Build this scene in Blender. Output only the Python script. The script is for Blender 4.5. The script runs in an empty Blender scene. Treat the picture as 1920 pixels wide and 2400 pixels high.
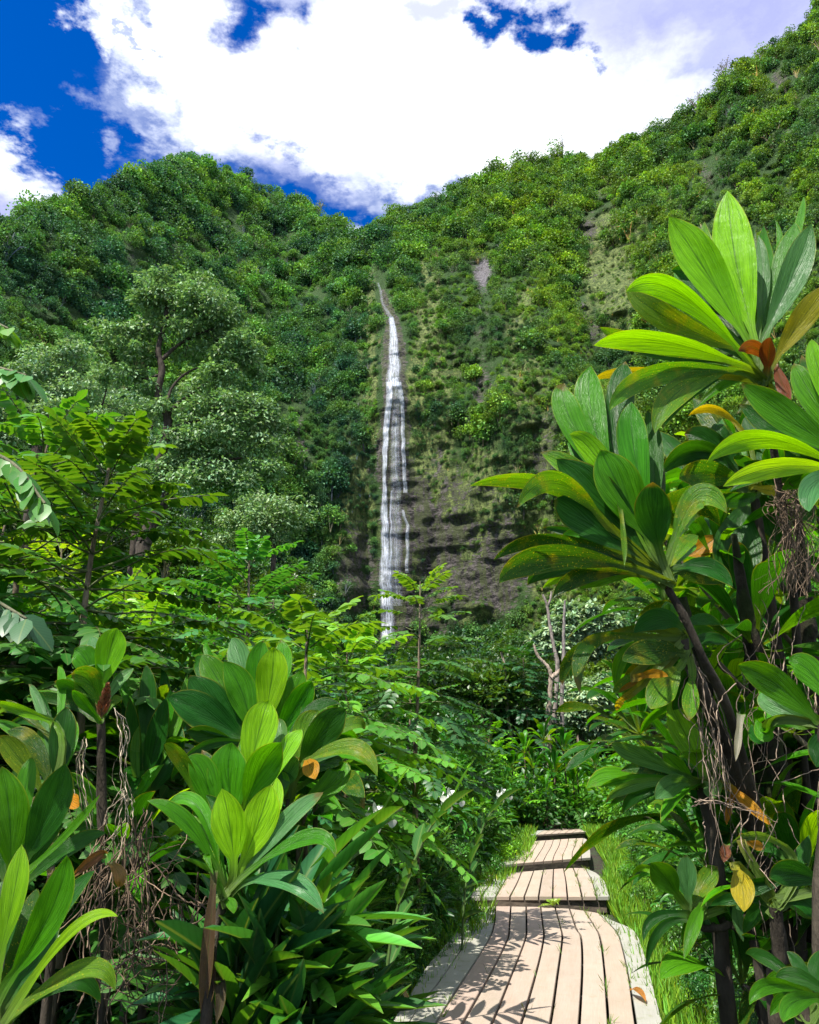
import bpy, math
import numpy as np
from mathutils import Vector

sc = bpy.context.scene
# ------------------------------------------------------------------ camera
PITCH = math.radians(18.68)
CAMZ = 1.5
FPX = 1920.0
cam = bpy.data.cameras.new('camera'); camo = bpy.data.objects.new('camera', cam)
sc.collection.objects.link(camo); sc.camera = camo
cam.sensor_fit = 'VERTICAL'; cam.sensor_height = 24.0; cam.lens = 24.0*FPX/2400.0
cam.clip_start = 0.05; cam.clip_end = 3000
camo.location = (0, 0, CAMZ); camo.rotation_euler = (math.pi/2 + PITCH, 0, 0)
CP, SP = math.cos(PITCH), math.sin(PITCH)

# ------------------------------------------------------------------ light
SUN_EL, SUN_AZ = math.radians(59), math.radians(-143)      # azimuth from +Y (ahead) towards +X
sun = bpy.data.lights.new('sun', 'SUN'); suno = bpy.data.objects.new('sun', sun)
sc.collection.objects.link(suno)
sun.energy = 4.6; sun.angle = math.radians(0.6); sun.color = (1.0, 0.95, 0.86)
sdir = Vector((math.sin(SUN_AZ)*math.cos(SUN_EL), math.cos(SUN_AZ)*math.cos(SUN_EL), math.sin(SUN_EL)))
suno.rotation_euler = sdir.to_track_quat('Z', 'Y').to_euler()

sc.view_settings.view_transform = 'Standard'; sc.view_settings.look = 'None'
sc.view_settings.exposure = 1.12; sc.view_settings.gamma = 1.0
cy = sc.cycles
cy.max_bounces = 6; cy.diffuse_bounces = 4; cy.glossy_bounces = 2; cy.transmission_bounces = 4
cy.transparent_max_bounces = 6; cy.volume_bounces = 0
cy.use_adaptive_sampling = True; cy.adaptive_threshold = 0.02
cy.use_denoising = True
cy.caustics_reflective = False; cy.caustics_refractive = False
cy.sample_clamp_indirect = 6.0
sc.render.use_persistent_data = False

# ------------------------------------------------------------------ node helper
class NT:
    def __init__(s, tree): s.t = tree; s.n = tree.nodes; s.l = tree.links
    def link(s, a, b): s.l.new(a, b)
    def node(s, typ, **kw):
        n = s.n.new(typ)
        for k, v in kw.items(): setattr(n, k, v)
        return n
    def put(s, sock, v):
        if isinstance(v, bpy.types.NodeSocket): s.l.new(v, sock)
        else: sock.default_value = v
    def math(s, op, a, b=None, c=None, clamp=False):
        n = s.n.new('ShaderNodeMath'); n.operation = op; n.use_clamp = clamp
        s.put(n.inputs[0], a)
        if b is not None: s.put(n.inputs[1], b)
        if c is not None: s.put(n.inputs[2], c)
        return n.outputs[0]
    def vmath(s, op, a, b=None):
        n = s.n.new('ShaderNodeVectorMath'); n.operation = op
        s.put(n.inputs[0], a)
        if b is not None: s.put(n.inputs[1], b)
        return n.outputs['Value'] if op in ('LENGTH', 'DISTANCE', 'DOT_PRODUCT') else n.outputs[0]
    def noise(s, vec, scale, detail=4, rough=0.55, dist=0.0, color=False):
        n = s.n.new('ShaderNodeTexNoise')
        if vec is not None: s.put(n.inputs['Vector'], vec)
        n.inputs['Scale'].default_value = scale; n.inputs['Detail'].default_value = detail
        n.inputs['Roughness'].default_value = rough; n.inputs['Distortion'].default_value = dist
        return n.outputs['Color' if color else 'Fac']
    def mapping(s, vec, scale=(1, 1, 1), loc=(0, 0, 0), rot=(0, 0, 0)):
        n = s.n.new('ShaderNodeMapping'); s.put(n.inputs[0], vec)
        n.inputs['Scale'].default_value = scale; n.inputs['Location'].default_value = loc
        n.inputs['Rotation'].default_value = rot
        return n.outputs[0]
    def smooth(s, v, a, b):
        n = s.n.new('ShaderNodeMapRange'); n.interpolation_type = 'SMOOTHSTEP'
        s.put(n.inputs[0], v); n.inputs[1].default_value = a; n.inputs[2].default_value = b
        return n.outputs[0]
    def mix(s, f, a, b, mode='MIX'):
        n = s.n.new('ShaderNodeMix'); n.data_type = 'RGBA'; n.blend_type = mode
        s.put(n.inputs[0], f)
        for k, v in ((6, a), (7, b)):
            if isinstance(v, tuple) and len(v) == 3: v = (*v, 1)
            s.put(n.inputs[k], v)
        return n.outputs[2]

# ------------------------------------------------------------------ pixel of the photo -> direction
def raydir(px, py):
    x = (np.asarray(px, float)-960)/FPX; y = (1200-np.asarray(py, float))/FPX
    return x, CP - y*SP, SP + y*CP                      # X, Y, Z
def at(px, py, Y):
    x, y, z = raydir(px, py)
    k = Y/y
    return np.stack([x*k, y*k+0*x, CAMZ+z*k], -1)
def on_plane(px, py, h):
    x, y, z = raydir(px, py)
    k = (h-CAMZ)/z
    return np.stack([x*k, y*k, h+0*x], -1)

# ------------------------------------------------------------------ sky: Nishita plus clouds on a horizontal layer
w = bpy.data.worlds.new('World'); sc.world = w; w.use_nodes = True
nt = NT(w.node_tree); w.node_tree.nodes.clear()
out = nt.node('ShaderNodeOutputWorld'); bg = nt.node('ShaderNodeBackground')
nt.link(bg.outputs[0], out.inputs[0])
SKY = 0.08
bg.inputs[1].default_value = SKY
sky = nt.node('ShaderNodeTexSky', sky_type='NISHITA', sun_disc=False)
sky.sun_elevation = SUN_EL; sky.sun_rotation = SUN_AZ
sky.air_density = 1.0; sky.dust_density = 0.2; sky.ozone_density = 3.0
hs = nt.node('ShaderNodeHueSaturation'); hs.inputs['Saturation'].default_value = 1.45
hs.inputs['Value'].default_value = 1.0
nt.link(sky.outputs[0], hs.inputs['Color'])
skycol = nt.mix(1.0, hs.outputs[0], (0.25, 0.70, 1.12), 'MULTIPLY')
tc = nt.node('ShaderNodeTexCoord'); gen = tc.outputs['Generated']
sep = nt.node('ShaderNodeSeparateXYZ'); nt.link(gen, sep.inputs[0])
zc = nt.math('MAXIMUM', sep.outputs[2], 0.06)
u = nt.math('DIVIDE', sep.outputs[0], zc); v = nt.math('DIVIDE', sep.outputs[1], zc)
comb = nt.node('ShaderNodeCombineXYZ'); nt.link(u, comb.inputs[0]); nt.link(v, comb.inputs[1])
uv0 = comb.outputs[0]
wn = nt.noise(uv0, 3.2, 7, 0.6, color=True)
wv = nt.vmath('SUBTRACT', wn, (0.5, 0.5, 0.5))
sc1 = nt.node('ShaderNodeVectorMath', operation='SCALE'); nt.link(wv, sc1.inputs[0]); sc1.inputs[3].default_value = 0.42
uvw = nt.vmath('ADD', uv0, sc1.outputs[0])
wn2 = nt.noise(uv0, 13.0, 6, 0.62, color=True)
wv2 = nt.vmath('SUBTRACT', wn2, (0.5, 0.5, 0.5))
sc2 = nt.node('ShaderNodeVectorMath', operation='SCALE'); nt.link(wv2, sc2.inputs[0]); sc2.inputs[3].default_value = 0.14
uvw = nt.vmath('ADD', uvw, sc2.outputs[0])
def uvof(px, py):
    x, y, z = raydir(px, py); return (float(x/z), float(y/z))
def blob(px, py, rpx, vec=uvw, hard=0.0):
    c = uvof(px, py); e = uvof(px+rpx, py); r = math.hypot(e[0]-c[0], e[1]-c[1])
    d = nt.vmath('DISTANCE', vec, (c[0], c[1], 0))
    return nt.smooth(d, r*1.25, r*(0.35+hard))
def segblob(p, q, rpx, vec=uvw, hard=0.0):
    """soft capsule between two sky points, as a chain of blobs"""
    o = None
    n = max(2, int(math.hypot(p[0]-q[0], p[1]-q[1])/(rpx*0.4))+1)
    for i in range(n):
        t = i/(n-1); b = blob(p[0]+(q[0]-p[0])*t, p[1]+(q[1]-p[1])*t, rpx, vec, hard)
        o = b if o is None else nt.math('MAXIMUM', o, b)
    return o
# general cover of broken cloud; blue gap ahead on the left
gencover = nt.smooth(nt.noise(uvw, 0.9, 5, 0.55), 0.40, 0.56)
clear = segblob((130, 40), (40, 170), 250, uvw, 0.45)
for c_ in (((210, 300), (260, 400), 150), ((330, 400), (300, 330), 90), ((60, 330), (160, 400), 110), ((190, 240), (250, 440), 150), ((290, 400), (340, 440), 90), ((200,430),(330,400),70)):
    clear = nt.math('MAXIMUM', clear, segblob(*c_, uvw, 0.4))
clear = nt.math('MAXIMUM', clear, blob(-250, 150, 260))
cover = nt.math('MAXIMUM', gencover, 0.0)
main = None
for c_ in (((470, 60), (480, 300), 150), ((620, 240), (1000, 60), 280), ((760, 260), (1500, 180), 300),
           ((1500, 60), (1900, 60), 330), ((450, 300), (560, 330), 100), ((600, 330), (1300, 300), 160), ((300, 110), (420, 60), 80)):
    b = segblob(*c_); main = b if main is None else nt.math('MAXIMUM', main, b)
cover = nt.math('MULTIPLY', cover, nt.math('SUBTRACT', 1.0, clear))
cover = nt.math('MAXIMUM', cover, main)
holes = None
for c_, s_ in ((((645, 50), (625, 130), 92), 1.0), (((1150, 40), (1290, 120), 58), 1.0), (((1290, 140), (1335, 200), 40), 0.75),
           (((640, 380), (770, 430), 62), 0.72), (((720, 470), (900, 500), 75), 1.0), (((1080, 410), (960, 460), 60), 0.75), (((320, 85), (380, 90), 24), 0.6), (((880,430),(760,480),40),0.5)):
    b = nt.math('MULTIPLY', segblob(*c_), s_); holes = b if holes is None else nt.math('MAXIMUM', holes, b)
cover = nt.math('MULTIPLY', cover, nt.math('SUBTRACT', 1.0, holes))
leftc = segblob((0, 470), (40, 440), 105)
cover = nt.math('MAXIMUM', cover, leftc)
wisp = nt.smooth(nt.noise(uvw, 7.0, 8, 0.65), 0.45, 0.75)
cover = nt.math('ADD', cover, nt.math('MULTIPLY', nt.math('MULTIPLY', wisp, 0.8), nt.math('MULTIPLY', cover, nt.math('SUBTRACT', 1.0, cover))), clamp=True)
# body of the cloud: thin sunlit edge, thick parts a little lavender grey
shade = nt.math('MAXIMUM', nt.math('MULTIPLY', segblob((1500, -20), (1960, 140), 330), nt.math('ADD', 0.55, nt.math('MULTIPLY', nt.noise(uvw, 3.5, 6, 0.6), 0.8))), blob(10, 500, 120))
shade = nt.math('MAXIMUM', shade, nt.math('MULTIPLY', segblob((620, 400), (800, 450), 90), 0.6))
shade = nt.math('MAXIMUM', shade, nt.math('MULTIPLY', segblob((640, 40), (625, 130), 130), 0.6))
shade = nt.math('MAXIMUM', shade, nt.math('MULTIPLY', segblob((1000, 10), (1200, 10), 80), 0.75))
soft = nt.smooth(nt.noise(uvw, 2.2, 5, 0.5), 0.52, 0.85)
shade = nt.math('MAXIMUM', shade, nt.math('MULTIPLY', soft, 0.62))
cl_w = (0.68/SKY, 0.71/SKY, 0.76/SKY); cl_g = (0.235/SKY, 0.255/SKY, 0.46/SKY)
ccol = nt.mix(nt.math('MULTIPLY', shade, 0.9), cl_w, cl_g)
ccol = nt.mix(nt.math('MULTIPLY', nt.smooth(sep.outputs[2], 0.35, 0.0), 0.35), ccol, (0.6/SKY, 0.68/SKY, 0.8/SKY))
fin = nt.mix(cover, skycol, ccol)
nt.link(fin, bg.inputs[0])
w.cycles.sampling_method = 'MANUAL'; w.cycles.sample_map_resolution = 512

# ------------------------------------------------------------------ numpy noise
def _h(ix, iy, iz, s):
    n = (ix*374761393 + iy*668265263 + iz*2147483647 + s*1274126177) & 0xffffffff
    n = ((n ^ (n >> 13))*1274126177) & 0xffffffff
    n = n ^ (n >> 16)
    return (n & 0xffff)/65535.0
def vnoise(x, y, z=0.0, s=0):
    x, y, z = np.broadcast_arrays(np.asarray(x, float), np.asarray(y, float), np.asarray(z, float))
    ix, iy, iz = (np.floor(a).astype(np.int64) for a in (x, y, z))
    fx, fy, fz = x-ix, y-iy, z-iz
    fx, fy, fz = (f*f*(3-2*f) for f in (fx, fy, fz))
    r = 0
    for dx in (0, 1):
        for dy in (0, 1):
            for dz in (0, 1):
                r = r + _h(ix+dx, iy+dy, iz+dz, s)*(fx if dx else 1-fx)*(fy if dy else 1-fy)*(fz if dz else 1-fz)
    return r
def fbm(x, y, z=0.0, o=4, s=0, g=0.5):
    r, a, t = 0, 1.0, 0.0
    for i in range(o):
        r = r + a*vnoise(x*2**i, y*2**i, np.asarray(z)*2**i, s+i*7); t += a; a *= g
    return r/t

# ------------------------------------------------------------------ object helpers
def link(o, parent=None):
    sc.collection.objects.link(o)
    if parent is not None: o.parent = parent
    return o
def tag(o, label=None, cat=None, group=None, kind=None):
    if label: o['label'] = label
    if cat: o['category'] = cat
    if group: o['group'] = group
    if kind: o['kind'] = kind
    return o
def empty(name, loc=(0, 0, 0)):
    o = bpy.data.objects.new(name, None); o.location = loc; o.empty_display_size = 0.1
    return link(o)
def copy_tree(o, parent=None):
    c = o.copy(); sc.collection.objects.link(c); c.parent = parent
    for ch in list(o.children): copy_tree(ch, c)
    return c

class MB:
    """collects polygons (quads, tris) with a colour attribute and uv, and builds ONE mesh"""
    def __init__(s): s.V = []; s.F = {3: [], 4: []}; s.C = []; s.U = []; s.n = 0
    def add(s, verts, faces, col=None, uv=None):
        verts = np.asarray(verts, float).reshape(-1, 3); k = len(verts)
        s.V.append(verts)
        if col is None: col = (0.5, 0.5, 0.5, 0)
        col = np.asarray(col, float)
        if col.ndim == 1:
            if len(col) == 3: col = np.append(col, 0.0)
            col = np.tile(col, (k, 1))
        elif col.shape[1] == 3: col = np.concatenate([col, np.zeros((k, 1))], 1)
        s.C.append(col)
        s.U.append(np.zeros((k, 2)) if uv is None else np.asarray(uv, float).reshape(-1, 2))
        if isinstance(faces, dict): items = faces.items()
        else:
            faces = np.asarray(faces, int); items = ((faces.shape[1], faces),)
        for m, f in items: s.F[m].append(np.asarray(f, int)+s.n)
        s.n += k
    def build(s, name, mat, parent=None, smooth=True, origin=None):
        if s.n == 0: return None
        V = np.concatenate(s.V); C = np.concatenate(s.C); U = np.concatenate(s.U)
        if origin is not None: V = V - np.asarray(origin)
        me = bpy.data.meshes.new(name)
        f3 = np.concatenate(s.F[3]) if s.F[3] else np.zeros((0, 3), int)
        f4 = np.concatenate(s.F[4]) if s.F[4] else np.zeros((0, 4), int)
        nl = f3.size + f4.size; nf = len(f3)+len(f4)
        me.vertices.add(len(V)); me.vertices.foreach_set('co', V.astype(np.float32).ravel())
        me.loops.add(nl); li = np.concatenate([f3.ravel(), f4.ravel()]).astype(np.int32)
        me.loops.foreach_set('vertex_index', li)
        me.polygons.add(nf)
        st = np.concatenate([np.arange(len(f3))*3, len(f3)*3+np.arange(len(f4))*4]).astype(np.int32)
        me.polygons.foreach_set('loop_start', st)
        me.polygons.foreach_set('use_smooth', np.full(nf, smooth, dtype=bool))
        a = me.color_attributes.new('Col', 'FLOAT_COLOR', 'POINT'); a.data.foreach_set('color', C.astype(np.float32).ravel())
        ul = me.uv_layers.new(name='UVMap'); ul.data.foreach_set('uv', U[li].astype(np.float32).ravel())
        me.update(calc_edges=True); me.validate()
        me.materials.append(mat)
        o = bpy.data.objects.new(name, me)
        if origin is not None and parent is None: o.location = origin
        return link(o, parent)

def unit(a): return a/np.maximum(np.linalg.norm(a, axis=-1, keepdims=True), 1e-9)
def perp(D, N):
    """make N perpendicular to D"""
    N = N - (N*D).sum(-1, keepdims=True)*D
    return unit(N)

def tube(mb, pts, rad, n=8, col=(0.1, 0.08, 0.06), wob=0.0, seed=0, cap=True):
    P = np.asarray(pts, float); m = len(P); R = np.broadcast_to(np.asarray(rad, float), (m,)).copy()
    T = np.gradient(P, axis=0); T = unit(T)
    ref = np.array([1.0, 0.13, 0.07]) if abs(T[0][0]) < 0.8 else np.array([0.1, 1.0, 0.1])
    A = perp(T, np.tile(ref, (m, 1))); B = np.cross(T, A)
    th = np.arange(n)*2*np.pi/n
    rr = R[:, None]*np.ones(n)[None]
    if wob:
        rr = rr*(1 + wob*(fbm(np.arange(m)[:, None]*0.7, np.cos(th)[None]*1.5+3, np.sin(th)[None]*1.5+seed, 2, seed)-0.5)*2)
    V = P[:, None]+rr[..., None]*(np.cos(th)[None, :, None]*A[:, None]+np.sin(th)[None, :, None]*B[:, None])
    i = np.arange(m-1)[:, None]*n; j = np.arange(n)[None]; j2 = (j+1) % n
    F = np.stack([i+j, i+j2, i+n+j2, i+n+j], -1).reshape(-1, 4)
    U = np.stack([np.tile(np.arange(n)/n, (m, 1)), np.tile(np.arange(m)[:, None]/m, (1, n))], -1).reshape(-1, 2)
    mb.add(V.reshape(-1, 3), F, col, U)
    if cap:
        mb.add(np.concatenate([V[-1], P[-1:]]), np.stack([np.arange(n), (np.arange(n)+1) % n, np.full(n, n)], -1), col)

def spline(pts, n=24, closed=False):
    """Catmull-Rom through the points"""
    P = np.asarray(pts, float); m = len(P)
    if m == 2: 
        t = np.linspace(0, 1, n)[:, None]; return P[0]*(1-t)+P[1]*t
    Q = np.concatenate([[2*P[0]-P[1]], P, [2*P[-1]-P[-2]]])
    t = np.linspace(0, m-1-1e-6, n); i = t.astype(int); f = (t-i)[:, None]
    a, b, c, d = Q[i], Q[i+1], Q[i+2], Q[i+3]
    return 0.5*((2*b)+(-a+c)*f+(2*a-5*b+4*c-d)*f**2+(-a+3*b-3*c+d)*f**3)

# ---- small leaves, many at a time --------------------------------------------------------------
T_DIAMOND = (np.array([(0, 0, 0), (.5, -1, .15), (1, 0, -.05), (.5, 1, .15)], float), np.array([(0, 1, 2, 3)]))
T_FOLD = (np.array([(0, 0, 0), (.45, -1, .25), (1, 0, -.1), (.45, 1, .25), (.45, 0, .0)], float), {3: np.array([(0, 1, 4), (1, 2, 4), (4, 2, 3), (0, 4, 3)])})
_o = [(0, 0, 0), (.25, -.72, .2), (.55, -1, .22), (.82, -.62, .05), (1, 0, -.18), (.82, .62, .05), (.55, 1, .22), (.25, .72, .2), (.28, 0, 0), (.56, 0, .02), (.82, 0, -.06)]
T_OVAL = (np.array(_o, float), {4: np.array([(1, 2, 9, 8), (2, 3, 10, 9), (8, 9, 6, 7), (9, 10, 5, 6)]), 3: np.array([(0, 1, 8), (0, 8, 7), (3, 4, 10), (10, 4, 5)])})
_l = []
for q in range(7):
    t_ = q/6; wd = (0.06+1.5*t_**0.6*(1-t_)**0.75) if 0 < q < 6 else 0.04
    _l += [(t_, -wd, .22*wd-.25*t_*t_), (t_, 0, -.25*t_*t_), (t_, wd, .22*wd-.25*t_*t_)]
T_LANCE = (np.array(_l, float), np.array([(3*q+k, 3*q+3+k, 3*q+4+k, 3*q+1+k) for q in range(6) for k in (0, 1)]))
def leaves(mb, P, D, N, L, W, col, tmpl=T_FOLD):
    """P base points, D pointing direction, N upper side, L length, W half width"""
    P = np.asarray(P, float); k = len(P)
    if k == 0: return
    D = unit(np.asarray(D, float)); N = perp(D, np.asarray(N, float)); S = np.cross(D, N)
    L = np.broadcast_to(np.asarray(L, float), (k,)); W = np.broadcast_to(np.asarray(W, float), (k,))
    tv, tf = tmpl; m = len(tv)
    V = P[:, None] + (tv[None, :, 0:1]*L[:, None, None])*D[:, None] + (tv[None, :, 1:2]*W[:, None, None])*S[:, None] \
        + (tv[None, :, 2:3]*W[:, None, None])*N[:, None]
    if tmpl is T_LANCE:
        V = V + (tv[None, :, 2:3]*0 - 0.0)
    off = (np.arange(k)*m)[:, None, None]
    if isinstance(tf, dict): F = {q: (f[None]+off).reshape(-1, q) for q, f in tf.items()}
    else: F = (tf[None]+off).reshape(-1, tf.shape[1])
    col = np.asarray(col, float)
    if col.ndim == 1: col = np.tile(col, (k, 1))
    if col.shape[1] == 3: col = np.concatenate([col, np.zeros((k, 1))], 1)
    C = np.repeat(col, m, 0)
    U = np.tile(np.stack([tv[:, 0], tv[:, 1]*0.5+0.5], -1), (k, 1))
    mb.add(V.reshape(-1, 3), F, C, U)
def rdir(rng, k, up=0.0):
    a = rng.normal(size=(k, 3)); a = unit(a); a[:, 2] += up; return unit(a)
def vary(rng, c, k, amt=0.2, hue=0.15):
    c = np.asarray(c, float)[None]*np.exp(rng.normal(0, amt, (k, 1)))
    h = rng.normal(0, hue, (k, 1))
    return c*np.concatenate([np.exp(h), np.ones((k, 1)), np.exp(-h*0.5)], 1)

# ------------------------------------------------------------------ materials
def new_mat(name):
    m = bpy.data.materials.new(name); m.use_nodes = True; m.node_tree.nodes.clear()
    t = NT(m.node_tree); o = t.node('ShaderNodeOutputMaterial'); return m, t, o
def principled(t, **kw):
    b = t.node('ShaderNodeBsdfPrincipled')
    for k, v in kw.items(): t.put(b.inputs[k.replace('_', ' ')], v)
    return b
def leaf_mat(name, rough=0.45, trans=0.35, spec=0.5, veins='none', tcol=(1.5, 1.35, 0.35), objvar=0.0, nz=3.0, coat=0.0):
    m, t, o = new_mat(name)
    at_ = t.node('ShaderNodeAttribute', attribute_name='Col'); col = at_.outputs['Color']; al = at_.outputs['Alpha']
    geo = t.node('ShaderNodeNewGeometry'); pos = geo.outputs['Position']
    n1 = t.noise(pos, nz, 3, 0.6)
    col = t.mix(1.0, col, t.mix(n1, (0.72, 0.78, 0.75), (1.22, 1.16, 1.1)), 'MULTIPLY')
    if objvar:
        oi = t.node('ShaderNodeObjectInfo')
        r = oi.outputs['Random']
        r2 = t.math('FRACT', t.math('MULTIPLY', r, 17.31))
        lo, hi = 1-objvar, 1+objvar
        col = t.mix(1.0, col, t.mix(r, (lo*0.78, lo, lo*1.2), (hi*1.2, hi, hi*0.8)), 'MULTIPLY')
        col = t.mix(1.0, col, t.mix(r2, (0.62, 0.64, 0.70), (1.42, 1.38, 1.25)), 'MULTIPLY')
        if nz < 1:
            pn = t.smooth(t.noise(pos, 0.045, 5, 0.65), 0.38, 0.62)
            col = t.mix(1.0, col, t.mix(pn, (0.55, 0.72, 1.05), (1.32, 1.38, 0.66)), 'MULTIPLY')
            sx_ = t.node('ShaderNodeSeparateXYZ'); t.link(pos, sx_.inputs[0])
            col = t.mix(1.0, col, t.mix(t.smooth(sx_.outputs[0], -40, 60), (0.92, 1.0, 1.15), (1.28, 1.12, 0.75)), 'MULTIPLY')  # foliage yellower to the right: own variation plus sunlight put into the colour
    nrm = None
    if veins != 'none':
        uvn = t.node('ShaderNodeUVMap'); s2 = t.node('ShaderNodeSeparateXYZ'); t.link(uvn.outputs[0], s2.inputs[0])
        uu, vv = s2.outputs[0], s2.outputs[1]
        cv = t.math('ABSOLUTE', t.math('SUBTRACT', vv, 0.5))
        if veins == 'ti':
            mid = t.smooth(cv, 0.030, 0.010)
            # veins leave the midrib at a slant and run out to the margin
            q = t.math('SUBTRACT', t.math('MULTIPLY', cv, 60.0), t.math('MULTIPLY', uu, 34.0))
            q = t.math('ADD', q, t.math('MULTIPLY', t.noise(pos, 9, 3, .5), 3.0))
            st = t.math('SINE', t.math('MULTIPLY', q, 5.0))
            broad = t.noise(t.mapping(uvn.outputs[0], (2.2, 9, 1)), 1.6, 3, 0.6)
            col = t.mix(t.math('MULTIPLY', t.smooth(st, -0.2, 1.0), 0.10), col, (0.0, 0.02, 0.0))
            col = t.mix(1.0, col, t.mix(broad, (0.70, 0.72, 0.7), (1.30, 1.26, 1.25)), 'MULTIPLY')
            cx_ = t.node('ShaderNodeCombineXYZ'); t.link(t.math('SUBTRACT', t.math('MULTIPLY', cv, 26.0), t.math('MULTIPLY', uu, 8.0)), cx_.inputs[0])
            t.link(t.math('MULTIPLY', uu, 1.6), cx_.inputs[1]); t.link(t.math('MULTIPLY', t.noise(pos, 1.7, 1, .5), 9.0), cx_.inputs[2])
            streak = t.noise(cx_.outputs[0], 1.0, 4, 0.65)
            col = t.mix(1.0, col, t.mix(t.smooth(streak, .3, .7), (0.66, 0.72, 0.6), (1.34, 1.26, 1.3)), 'MULTIPLY')
            col = t.mix(t.math('MULTIPLY', mid, 0.55), col, (0.01, 0.06, 0.005))
            sp = t.math('MULTIPLY', t.smooth(t.noise(pos, 230, 2, 0.5), 0.62, 0.72), t.math('MULTIPLY', al, 0.75))
            blot = t.math('MULTIPLY', t.smooth(t.noise(pos, 14, 4, 0.6), 0.50, 0.74), al)
            col = t.mix(t.math('MULTIPLY', blot, 0.8), col, (0.30, 0.25, 0.01))
            col = t.mix(sp, col, (0.62, 0.55, 0.03))
            tipb = t.smooth(t.math('ADD', uu, t.math('MULTIPLY', t.math('SUBTRACT', t.noise(pos, 6, 4, .6), .5), .9)), .97, 1.10)
            col = t.mix(t.math('MULTIPLY', tipb, .8), col, (.16, .10, .03))
            edge = t.math('MULTIPLY', t.smooth(cv, 0.44, 0.5), t.math('MULTIPLY', t.smooth(uu, 0.35, 1.0), 0.5))
            col = t.mix(edge, col, (0.42, 0.36, 0.03))
            hgt = t.math('ADD', t.math('MULTIPLY', streak, 1.1), t.math('MULTIPLY', t.noise(pos, 9, 3, .5), 2.0))
            bp = t.node('ShaderNodeBump'); bp.inputs['Strength'].default_value = 0.45; bp.inputs['Distance'].default_value = 0.010
            t.link(hgt, bp.inputs['Height']); nrm = bp.outputs[0]
        else:
            mid = t.smooth(cv, 0.05, 0.015)
            st = t.math('SINE', t.math('SUBTRACT', t.math('MULTIPLY', uu, 60.0), t.math('MULTIPLY', cv, 40.0)))
            col = t.mix(t.math('MULTIPLY', t.smooth(st, 0.2, 1.0), 0.18), col, (0.0, 0.02, 0.0))
            col = t.mix(t.math('MULTIPLY', mid, 0.5), col, (0.16, 0.22, 0.06))
    if veins == 'ti': rough = t.math('ADD', 0.17, t.math('MULTIPLY', t.noise(pos, 5, 2, .5), 0.26))
    b = principled(t, Base_Color=col, Roughness=rough)
    b.inputs['Specular IOR Level'].default_value = spec
    if coat: b.inputs['Coat Weight'].default_value = coat; b.inputs['Coat Roughness'].default_value = 0.3
    if nrm is not None: t.link(nrm, b.inputs['Normal'])
    tr = t.node('ShaderNodeBsdfTranslucent')
    t.link(t.mix(1.0, col, tcol, 'MULTIPLY'), tr.inputs[0])
    if nrm is not None: t.link(nrm, tr.inputs['Normal'])
    mx = t.node('ShaderNodeMixShader'); mx.inputs[0].default_value = trans
    t.link(b.outputs[0], mx.inputs[1]); t.link(tr.outputs[0], mx.inputs[2]); t.link(mx.outputs[0], o.inputs[0])
    return m
def col_mat(name, rough=0.8, spec=0.3, nz=8.0, lo=0.55, hi=1.4, bump=0.5, bd=0.02, stretch=(1, 1, 1), extra=None):
    m, t, o = new_mat(name)
    at_ = t.node('ShaderNodeAttribute', attribute_name='Col'); col = at_.outputs['Color']
    geo = t.node('ShaderNodeNewGeometry'); pos = t.mapping(geo.outputs['Position'], stretch)
    n1 = t.noise(pos, nz, 6, 0.65)
    c = t.mix(1.0, col, t.mix(t.smooth(n1, 0.3, 0.7), (lo, lo, lo), (hi, hi, hi)), 'MULTIPLY')
    if extra: c = extra(t, c, pos)
    b = principled(t, Base_Color=c, Roughness=rough); b.inputs['Specular IOR Level'].default_value = spec
    bp = t.node('ShaderNodeBump'); bp.inputs['Strength'].default_value = bump; bp.inputs['Distance'].default_value = bd
    t.link(n1, bp.inputs['Height']); t.link(bp.outputs[0], b.inputs['Normal'])
    t.link(b.outputs[0], o.inputs[0]); return m
M = {}
M['ti'] = leaf_mat('ti_leaf', 0.38, 0.45, 0.24, 'ti', tcol=(1.8, 1.5, 0.2))
M['leaf'] = leaf_mat('soft_leaf', 0.42, 0.36, 0.5, 'fine', tcol=(1.8, 1.45, 0.35))
M['leafc'] = leaf_mat('copied_leaf', 0.42, 0.36, 0.5, 'fine', tcol=(1.8, 1.45, 0.35), objvar=0.12)
M['tree'] = leaf_mat('tree_leaf', 0.50, 0.26, 0.35, 'none', tcol=(1.1, 1.25, 0.5), nz=1.2)
M['far'] = leaf_mat('far_leaf', 0.62, 0.25, 0.25, 'none', tcol=(1.4, 1.3, 0.45), objvar=0.12, nz=0.10)
M['grass'] = leaf_mat('grass_blade', 0.5, 0.4, 0.35, 'none', nz=2.0)
def moss(t, c, pos):
    g = t.node('ShaderNodeNewGeometry')
    f = t.smooth(t.noise(g.outputs['Position'], 6.0, 5, 0.6), 0.48, 0.62)
    return t.mix(t.math('MULTIPLY', f, 0.7), c, (0.028, 0.045, 0.010))
M['bark'] = col_mat('bark', 0.9, 0.2, 14, 0.45, 1.6, 0.9, 0.03, (1, 1, 0.35))
M['mossbark'] = col_mat('mossy_bark', 0.95, 0.2, 22, 0.4, 1.5, 1.0, 0.02, (1, 1, 0.5), moss)
M['stem'] = col_mat('stem', 0.6, 0.4, 30, 0.7, 1.25, 0.4, 0.004)
M['dry'] = col_mat('dry_root', 0.85, 0.2, 40, 0.6, 1.35, 0.5, 0.003)
M['petal'] = leaf_mat('petal', 0.5, 0.3, 0.3, 'none', tcol=(1, 1, 1))
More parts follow.
